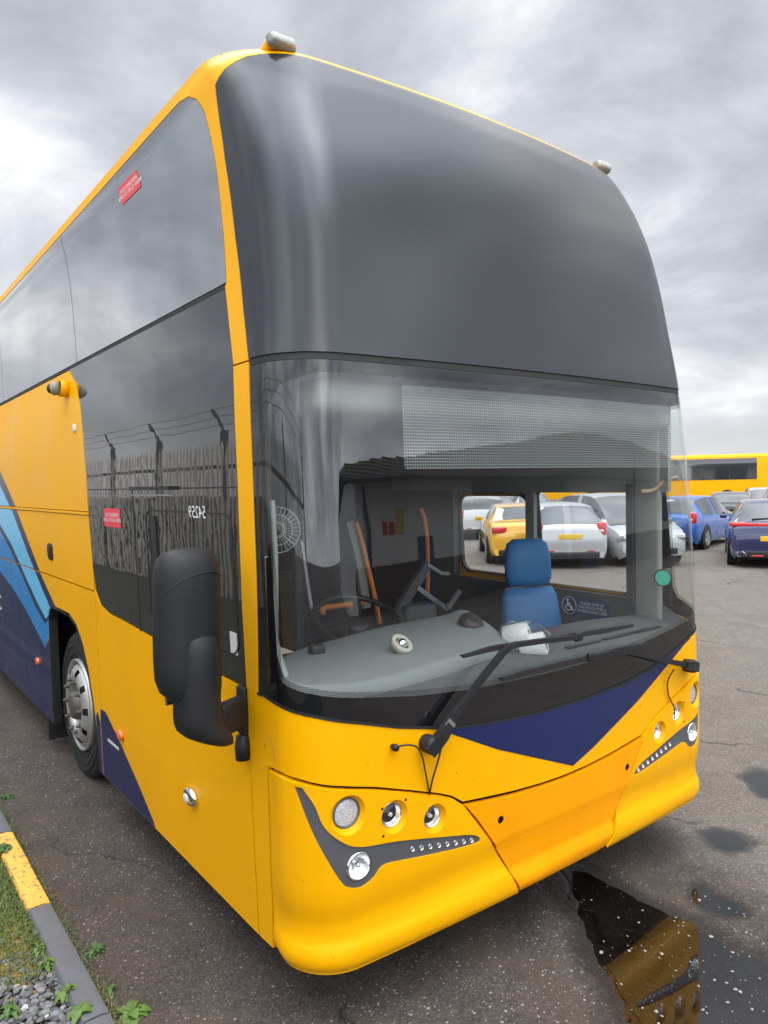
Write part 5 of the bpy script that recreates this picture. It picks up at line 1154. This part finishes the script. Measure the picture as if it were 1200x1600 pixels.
# ------------------------------------------------------------------ workshop in front of the coach (seen mirrored in the windscreen)
bx = thing('workshop_building', 'long white workshop with brick base and dark roof, mirrored in the windscreen', 'building', (14, -14, 0))
m_wallw = M('white painted wall', (.78, .78, .75), .8, var=.05, vscale=1.2, bump=.004, bscale=12); m_brick = M('brown brick base', (.09, .055, .04), .9, var=.3, vscale=14, bump=.01, bscale=20); m_roofb = M('brown ribbed roof', (.105, .098, .08), .8, var=.3, vscale=2.5)
WY = -12
def wbox(n, x0, x1, z0, z1, y0, y1, mat): return MB().box(((x0+x1)/2, (y0+y1)/2, (z0+z1)/2), (x1-x0, y1-y0, z1-z0)).build(n, mat, bx)
wbox('wall', 6.1, 10.6, 1.35, 3.8, WY-.25, WY, m_wallw); wbox('brick_base', 6.1, 10.6, 0, 1.35, WY-.25, WY+.03, m_brick)
wbox('wall', 16.5, 42, 1.35, 3.8, WY-.25, WY, m_wallw); wbox('brick_base', 16.5, 42, 0, 1.35, WY-.25, WY+.03, m_brick); wbox('lintel', 10.6, 16.5, 3.62, 3.8, WY-.25, WY, m_greytrim)
wbox('end_wall', 6.1, 6.3, 0, 3.8, WY-12, WY-.25, m_wallw); wbox('roller_door', 10.6, 16.5, 0, 3.62, WY-.8, WY-.6, M('navy shutter', (.03, .035, .055), .5, var=.2)); wbox('blue_door', 8.15, 8.75, .0, 2.1, WY, WY+.06, M('blue door', (.01, .07, .2), .5)); wbox('window', 26, 30, 1.8, 3.1, WY, WY+.03, m_sg)
m = MB(); xr = [5.7+.62*k for k in range(61)]; rz = [float(np.interp(x, [5.7, 9, 12, 16.5, 20, 23, 26, 31, 36, 43], [5.0, 5.25, 5.5, 5.9, 6.25, 6.6, 6.8, 6.85, 6.6, 6.3])) for x in xr]; n_ = 61
m.add([(x, WY+.45, 3.75) for x in xr]+[(x, WY-6, z) for x, z in zip(xr, rz)]+[(x, WY-12.5, 3.75) for x in xr], [(i*n_+k, i*n_+k+1, (i+1)*n_+k+1, (i+1)*n_+k) for i in (0, 1) for k in range(n_-1)])
for x, z in zip(xr, rz): m.bar([(x, WY+.45, 3.78), (x, WY-6, z+.03)], .07, .05)
m.build('roof', m_roofb, bx); m = MB(); m.bar([(5.7, WY+.5, 3.74), (43, WY+.5, 3.74)], .12, .1); m.tube([(6.4, WY+.06, 3.7), (6.4, WY+.06, .1)], .05, 8); m.build('gutter', m_black, bx)
for k, (cc, r) in enumerate((((.7, .7, .68), 1), ((.7, .7, .68), 1), ((.7, .55, .05), 1))): wbox('notice', 6.9+.28*k, 7.12+.28*k, 2.75, 3.05, WY, WY+.02, M('notice %d' % k, cc, .6))
for k, cc in enumerate(((.6, .04, .04), (.6, .04, .04), (.7, .55, .05))): wbox('notice', 6.9+.28*k, 7.12+.28*k, 2.25, 2.68, WY, WY+.02, M('notice lower %d' % k, cc, .6))
# ------------------------------------------------------------------ cars and coaches in the yard behind
m_cglass = M('car glass', (.03, .035, .038), .04, coat=1, var=.2, spec=.8, rvar=.01); m_alloy = M('alloy wheel', (.42, .42, .43), .35, metal=.8, var=.1); m_plate_y = M('yellow number plate', (.75, .45, .02), .5); m_plate_w = M('white number plate', (.6, .6, .58), .5)
m_hlamp = M('headlamp glass', (.45, .46, .48), .12, metal=.6, coat=1, var=.3, vscale=30); m_blank = M('green yellow plate', (.35, .38, .08), .6)
KIND = {
 # y, belt z, roof z, half width factor, roof width factor
 'hatch': [(-2.10, .42, .42, .80, .80), (-2.13, .62, .62, .88, .80), (-2.09, .84, .84, .91, .84), (-2.02, .96, .97, .93, .80), (-1.93, 1.0, 1.05, .95, .80), (-1.62, 1.0, 1.33, .985, .68), (-1.42, .99, 1.41, .99, .67), (-.8, .965, 1.455, 1, .69), (-.1, .945, 1.46, 1, .69), (.45, .925, 1.41, 1, .68), (.85, .91, 1.20, .995, .74), (1.22, .90, .96, .98, .82), (1.60, .83, .86, .955, .83), (1.92, .73, .75, .90, .78), (2.08, .60, .60, .82, .72), (2.12, .42, .42, .76, .70)],
 'saloon': [(-2.28, .42, .42, .80, .80), (-2.31, .62, .62, .88, .84), (-2.28, .88, .88, .90, .84), (-2.18, 1.0, 1.01, .93, .84), (-1.85, 1.02, 1.04, .96, .84), (-1.60, 1.0, 1.06, .98, .80), (-1.15, .98, 1.31, .99, .68), (-.85, .965, 1.385, 1, .67), (-.1, .945, 1.42, 1, .68), (.45, .925, 1.37, 1, .68), (.9, .91, 1.18, .995, .74), (1.28, .90, .95, .98, .82), (1.70, .83, .86, .955, .83), (2.10, .72, .74, .90, .78), (2.28, .60, .60, .82, .72), (2.32, .42, .42, .76, .70)],
 'mpv': [(-2.10, .45, .45, .82, .80), (-2.13, .7, .7, .9, .84), (-2.10, .95, .95, .93, .84), (-2.05, 1.05, 1.1, .95, .82), (-1.90, 1.05, 1.45, .97, .74), (-1.65, 1.05, 1.58, .985, .73), (-.8, 1.03, 1.63, 1, .74), (-.1, 1.0, 1.63, 1, .74), (.35, .99, 1.57, 1, .73), (.85, .98, 1.32, .995, .76), (1.35, .97, 1.02, .98, .84), (1.65, .90, .93, .955, .84), (1.95, .80, .81, .91, .80), (2.12, .64, .64, .84, .74), (2.16, .44, .44, .78, .70)]}
def car(label, col, loc, heading, kind='hatch', W=1.76, sc=1., group='cars parked across the yard', tail='side', name='parked_car', cat='car', front=False, paint=None):
    st = KIND[kind]; r = thing(name, label, cat, loc, heading, group)
    mp_ = paint or M('car paint '+label[:18], col, .22, coat=1, var=.03, coat_rough=.02)
    hw = W/2; rows = []
    for y, zb, zr, wf, rf in st:
        gh = zr > zb+.045; zl = .19 if abs(y) < 2.0 else .26; b = hw*wf; t = hw*rf
        half = [(b*.90, zl), (b*.975, zl+.12), (b, .25+.42*(zb-.25)), (b*.995, .25+.75*(zb-.25)), (b*.955, zb-.01), (t+(0 if gh else .0), zr-.035 if gh else zb+.0), (t*.80, zr-.005 if gh else zb+.012), (t*.4, zr+.010 if gh else zb+.022)]
        rows.append([(-x, y, z) for x, z in half]+[(0, y, (zr+.014) if gh else zb+.026)]+[(x, y, z) for x, z in half[::-1]])
    # finer stations so the body reads smooth
    n = len(rows[0]); R_ = []
    for i in range(len(rows)-1):
        p0, p1, p2, p3 = rows[max(i-1, 0)], rows[i], rows[i+1], rows[min(i+2, len(rows)-1)]
        for k in range(3):
            t = k/3; R_.append([tuple(.5*((2*b[q])+(c[q]-a[q])*t+(2*a[q]-5*b[q]+4*c[q]-d[q])*t*t+(3*b[q]-3*c[q]+d[q]-a[q])*t**3) for q in range(3)) for a, b, c, d in zip(p0, p1, p2, p3)])
    R_.append(rows[-1]); V = [Vector(p) for row in R_ for p in row]
    gi = [i for i, s_ in enumerate(st) if s_[2] > s_[1]+.045]; g0, g1 = gi[0], gi[-1]
    bf, gf_side, gf_back, gf_front = [], [], [], []
    glassrow = {}
    for i in range(len(R_)-1):
        si = i/3; ym = (R_[i][8][1]+R_[i+1][8][1])/2
        for k in range(n-1):
            q = (i*n+k, i*n+k+1, (i+1)*n+k+1, (i+1)*n+k); bf.append(q)
            if g0+.2 <= si < g1-.1:
                pill = any(abs(ym-pv) < .055 for pv in (-.42, ))
                sidek = k in (4, n-6)
                if sidek and g0+1.2 <= si < g1-.6 and not pill: gf_side.append(q)
            slope = abs(R_[i+1][8][2]-R_[i][8][2])/max(abs(R_[i+1][8][1]-R_[i][8][1]), 1e-3)
            if 5 < k+.5 < n-6 and slope > .30 and g0-.4 <= si < g1+.4:
                (gf_back if ym < 0 else gf_front).append(q)
    m = MB(); m.add(V, bf, True); m.add(V[:n], [tuple(range(n))]); m.add(V[-n:], [tuple(range(n))]); body = m.build('body', mp_, r, world=False, sharp=38)
    cen = Vector((0, 0, .9))
    def shellpart(nm, fl, mat, par, o=.006, sh=.0):
        if not fl: return
        m = MB(); ids = sorted({v for q in fl for v in q}); mpx = {v: i for i, v in enumerate(ids)}
        m.add([V[v]+Vector((math.copysign(o, V[v].x) if abs(V[v].x) > .3 else 0, math.copysign(o, V[v].y)*.6 if nm != 'side_window' else 0, o*.9 if nm != 'side_window' else 0)) for v in ids], [tuple(mpx[v] for v in q) for q in fl], True); return m.build(nm, mat, par, world=False)
    shellpart('rear_window', gf_back, m_cglass, body); shellpart('windscreen', gf_front, m_cglass, body)
    for sgn in (-1, 1): shellpart('side_window', [q for q in gf_side if (V[q[0]].x > 0) == (sgn > 0)], m_cglass, body)
    yr, yf = st[0][0]+.78, st[-1][0]-.80
    for sx in (-1, 1):
        for yy in (yr, yf):
            m = MB(); m.lathe([(0, 0), (.365, 0), (.365, .004), (0, .006)], (sx*(hw*.992), yy, .335), (sx, 0, 0), 28, smooth=False); ar = m.build('wheel_arch', m_black, r, world=False)
            m = MB(); m.lathe([(.20, .012), (.29, .016), (.315, .004), (.32, -.02), (.32, -.19), (.2, -.2)], (sx*(hw*.995), yy, .32), (sx, 0, 0), 32); wh = m.build('wheel', m_tyre, r, world=False)
            m = MB(); m.lathe([(0, .014), (.05, .016), (.06, .008)], (sx*hw*.995, yy, .32), (sx, 0, 0), 16); m.lathe([(.205, .014), (.19, .016), (.185, .002)], (sx*hw*.995, yy, .32), (sx, 0, 0), 28); m.lathe([(0, .0065), (.19, .0065)], (sx*hw*.994, yy, .32), (sx, 0, 0), 28)
            for k in range(5):
                a = 2*math.pi*k/5; c_ = Vector((sx*(hw*.995+.012), yy, .32)); m.bar([c_+Vector((0, math.cos(a)*.03, math.sin(a)*.03)), c_+Vector((0, math.cos(a)*.20, math.sin(a)*.20))], .05, .010, up=(sx, 0, 0))
            m.build('rim', m_alloy, wh, world=False)
    ye = st[0][0]; yE = st[-1][0]
    zb = st[2][1]
    def on_rear(x, z): # y of the body at the rear for a given height
        ys_ = [s_[0] for s_ in st[:6]]; zs_ = [max(s_[1], s_[2]) for s_ in st[:6]]
        return float(np.interp(z, zs_, ys_))
    if tail == 'bar':                                       # full-width light band with a notch, triangular tailpipes
        m = MB(); m.box((0, on_rear(0, .95)-.006, .955), (W*.80, .06, .075), bev=.02); m.build('light_bar', m_red, body, world=False)
        for sx in (-1, 1):
            m = MB(); m.box((sx*hw*.77, on_rear(0, .95)+.05, .965), (.34, .16, .10), Matrix.Rotation(sx*-.30, 3, 'Z'), bev=.03); m.build('tail_light', m_red, body, world=False)
            m = MB(); tri = [Vector((sx*hw*(.58), ye-.035, .30)), Vector((sx*hw*(.80), ye-.03, .30)), Vector((sx*hw*(.68), ye-.04, .385))]; m.loft([[p for p in tri], [p+Vector((0, .05, 0)) for p in tri]], smooth=False); m.build('exhaust_finisher', m_black, body, world=False)
            m = MB(); m.tube(tri+[tri[0]], .008, 6); m.build('exhaust_rim', m_chrome, body, world=False)
            MB().box((sx*hw*.36, ye-.032, .29), (.24, .02, .03), bev=.006).build('reflector', m_red, body, world=False)
        MB().box((0, on_rear(0, .96)-.035, .96), (.11, .02, .07), bev=.01).build('badge', m_chrome, body, world=False)
        m = MB(); m.bar([(-.42, on_rear(0, 1.07)-.035, 1.075), (0.08, on_rear(0, 1.12)-.055, 1.10)], .03, .02); m.build('rear_wiper', m_black, body, world=False)
    else:
        for sx in (-1, 1):
            if kind == 'saloon': m = MB().box((sx*hw*.70, ye-.0, .86), (.36, .10, .15), Matrix.Rotation(sx*-.22, 3, 'Z'), bev=.03)
            else: m = MB().box((sx*hw*.80, on_rear(0, .9)+.035, .90), (.20, .14, .30), Matrix.Rotation(sx*-.35, 3, 'Z') @ Matrix.Rotation(-.1, 3, 'X'), bev=.035)
            tl_ = m.build('tail_light', m_red, body, world=False)
            m = MB().box((sx*hw*.795, on_rear(0, .9)+.018, .86), (.10, .14, .06), Matrix.Rotation(sx*-.35, 3, 'Z'), bev=.02); m.build('lamp_lens', m_white, tl_, world=False)
            MB().box((sx*hw*.5, ye-.026, .42), (.16, .015, .03), bev=.005).build('reflector', m_red, body, world=False)
    MB().box((0, ye-.028, .66 if tail == 'bar' else .74), (.52, .015, .11), bev=.004).build('number_plate', m_plate_y, body, world=False)
    MB().box((0, ye-.010, .33), (W*.72, .05, .13), bev=.02).build('bumper_insert', m_black, body, world=False)
    m = MB(); 
    for sx in (-1, 1):                                      # headlights, mirror
        MB().box((sx*hw*.70, yE-.16, .66), (.34, .26, .14), Matrix.Rotation(sx*.5, 3, 'Z') @ Matrix.Rotation(.35, 3, 'X'), bev=.04).build('headlight', m_hlamp, body, world=False)
        MB().box((sx*(hw+.06), .95, 1.0), (.16, .10, .11), bev=.035).build('door_mirror', mp_ if col[0] > .01 else m_black, body, world=False)
        for yy in (.98, -.42): MB().tube([(sx*hw*1.0, yy, .35), (sx*hw*.992, yy, .9)], .003, 4).build('door_seam', m_black, body, world=False)
    MB().box((0, yE-.03, .60), (W*.36, .06, .08), bev=.02).build('upper_grille', m_black, body, world=False)
    MB().box((0, yE+.0, .36), (W*.60, .05, .14), bev=.03).build('lower_grille', m_black, body, world=False)
    MB().box((0, yE+.022, .46), (.52, .012, .11), bev=.004).build('front_plate', m_blank if front else m_plate_w, body, world=False)
    m = MB(); m.box((0, 0, .26), (W*.86, (yE-ye)*.9, .14)).build('underside', m_blackd, body, world=False)
    return r
def hd(px, turn=0.):                                        # heading so that a car seen under column px points straight away from the camera
    d = ray(px, 745); return math.atan2(-d.x, d.y)+turn
car('dark purple-blue hatchback seen from behind with a full-width tail light band', (.012, .018, .085), at(1199, 17.6), hd(1199, .06), W=1.78, tail='bar')
car('bright blue hatchback with its near rear corner and side showing, left of the purple-blue one', (.003, .10, .40), at(1080, 21.8), hd(1085, -.30), W=1.68)
car('black saloon seen from behind with a yellow rear plate, between the blue cars', (.008, .009, .010), at(1140, 27.5), hd(1138, .02), 'saloon', W=1.8)
car('white hatchback seen from behind, beyond the black saloon', (.60, .61, .62), at(1190, 33), hd(1180, .1), W=1.74)
car('white estate car at the right edge of the picture behind the purple-blue hatchback', (.56, .57, .58), at(1232, 27), hd(1220, .0), 'mpv', W=1.8)
car('silver people carrier facing the coach, seen through its right-hand cab window', (.40, .42, .44), at(958, 18.6), hd(958, math.pi+.42), 'mpv', W=1.8, front=True)
car('pale grey hatchback seen from behind beside the silver people carrier', (.33, .34, .35), at(905, 22.5), hd(900, .25), W=1.74)
car('silver hatchback seen from behind beyond the yellow car in the left-hand cab window', (.42, .43, .44), at(766, 30), hd(766, .12), W=1.74)
car('yellow saloon seen from behind in the left-hand cab window', (.80, .42, .02), at(806, 19.5), hd(806, .1), 'saloon', W=1.8)
car('white people carrier at the left of the left-hand cab window', (.58, .6, .61), at(738, 27), hd(740, .15), 'mpv', W=1.8)
car('silver hatchback seen from behind at the left of the right-hand cab window', (.44, .45, .46), at(868, 18.5), hd(868, .15), W=1.76)
car('dark grey saloon parked in the far row beyond the people carrier', (.05, .053, .058), at(985, 27), hd(985, .3), 'saloon', W=1.8)
car('small white hatchback in the far row behind the yellow car', (.6, .6, .6), at(820, 34), hd(820, .2), W=1.7)
# coaches at the back
def far_coach(label, loc, rz, L_=12., front_open=False, off_=0):
    r = thing('parked_coach', label, 'coach', loc, rz, 'coaches parked at the back of the yard')
    H = 3.55; hw = 1.27
    def prof(x, s_=1.): return [(-hw*s_, x, .35), (-hw*s_, x, 1.6), (-hw*.99*s_, x, 2.9), (-hw*.93*s_, x, 3.40), (-hw*.75*s_, x, 3.55), (0, x, 3.62), (hw*.75*s_, x, 3.55), (hw*.93*s_, x, 3.40), (hw*.99*s_, x, 2.9), (hw*s_, x, 1.6), (hw*s_, x, .35)]
    st_ = [(-L_/2, .93), (-L_/2+.15, .985), (-L_/2+.6, 1), (0, 1), (L_/2-.7, 1), (L_/2-.25, .97), (L_/2, .85)]
    n = 11; V = [p for x, s_ in st_ for p in prof(x, s_)]
    m = MB(); m.add(V, [(i*n+k, i*n+k+1, (i+1)*n+k+1, (i+1)*n+k) for i in range(len(st_)-1) for k in range(n-1)], True); m.add(V[:n], [tuple(range(n))]); m.add(V[-n:], [tuple(range(n))])
    b = m.build('body', m_yel, r, world=False, sharp=40)
    for sx in (-1, 1):
        for k in range(5):
            y0 = -L_/2+.5+k*(L_-1.3)/5; y1 = y0+(L_-1.3)/5-.012
            m = MB(); m.loft([[Vector((sx*(hw*f+d), y, z)) for f, z, y in ((1.003, 1.72, y0), (1.0, 2.9, y0), (.955, 3.27, y0), (.955, 3.27, y1), (1.0, 2.9, y1), (1.003, 1.72, y1))] for d in (.002, .016)], smooth=False); m.build('side_window', m_cglass, b, world=False)
        for yy in (-L_/2+2.9, L_/2-2.8):
            m = MB(); m.lathe([(0, .02), (.28, .02), (.3, .05), (.48, .04), (.5, .0), (.5, -.25)], (sx*(hw-.02), yy, .5), (sx, 0, 0), 28); m.build('wheel', m_tyre, r, world=False)
    m = MB(); m.loft([[Vector((x, y, z)) for x, z in ((-1.02, 1.7), (-1.08, 2.6), (-.98, 3.3), (.98, 3.3), (1.08, 2.6), (1.02, 1.7))] for y in (L_/2+.005, L_/2+.03)], smooth=False); m.build('windscreen', m_cglass, b, world=False)
    m = MB(); m.loft([[Vector((x, y, z)) for x, z in ((-.9, 2.2), (-.9, 3.1), (.9, 3.1), (.9, 2.2))] for y in (-L_/2-.005, -L_/2-.03)], smooth=False); m.build('rear_window', m_cglass, b, world=False)
    for sx in (-1, 1):
        MB().box((sx*.95, L_/2+.02, .95), (.36, .08, .16), bev=.04).build('headlight', m_hlamp, b, world=False); MB().box((sx*1.0, -L_/2-.01, 1.1), (.14, .05, .5), bev=.02).build('tail_light', m_red, b, world=False)
        m = MB(); m.tube(smooth([(sx*1.0, L_/2, 3.2), (sx*1.35, L_/2+.35, 3.3), (sx*1.45, L_/2+.4, 2.9)], 5), .03, 8); m.box((sx*1.45, L_/2+.4, 2.6), (.24, .1, .5), bev=.04); m.build('mirror_arm', m_black, b, world=False)
    return r
far_coach('orange coach standing side-on with dark windows, beyond the black saloon', at(1077, 56), hd(1077, -math.pi/2+.10), 10.5)
far_coach('second orange coach seen partly at the right edge beyond the white hatchback', at(1345, 60), hd(1345, math.pi/2-.25), 11)
far_coach('orange coach in the far row seen only through the cab windows', at(860, 62), hd(860, math.pi/2+.2), 12)
far_coach('orange coach parked facing away at the far left of the rear row', at(640, 58), hd(640, math.pi/2), 12)
# low hedge of far trees on the horizon
def tree(px, dep, h, label):
    p = at(px, dep); r = thing('tree', label, 'tree', p, 0, 'trees beyond the yard'); tm_ = MB(); tm_.tube([p, p+Vector((.1, 0, h*.35)), p+Vector((-.1, .1, h*.7))], [.3, .22, .1], 8)
    for k in range(6): a = 2*math.pi*k/6; tm_.tube([p+Vector((0, 0, h*.35+.1*k)), p+Vector((math.cos(a)*h*.22, math.sin(a)*h*.22, h*.65))], [.1, .04], 5)
    tm_.build('trunk', bpy.data.materials['bark'], r); m = MB(); random.seed(px)
    for k in range(9):
        a = random.uniform(0, 6.28); q = random.uniform(0, h*.22); leafblob(m, (p.x+math.cos(a)*q, p.y+math.sin(a)*q, h*random.uniform(.5, .85)), h*.16, h*.16, h*.14, 260, .30)
    m.build('crown', m_far, r, fix=False)
m_far = leafmat('far foliage', (.05, .065, .035), (.10, .12, .06))
tree(1128, 95, 5.1, 'round-topped tree just showing above the side-on orange coach')
tree(1165, 120, 5.0, 'tree low on the horizon right of the round-topped one')
tree(780, 110, 5.5, 'tree beyond the yard seen through the left-hand cab window'); tree(900, 120, 5.0, 'tree beyond the yard seen through the right-hand cab window')
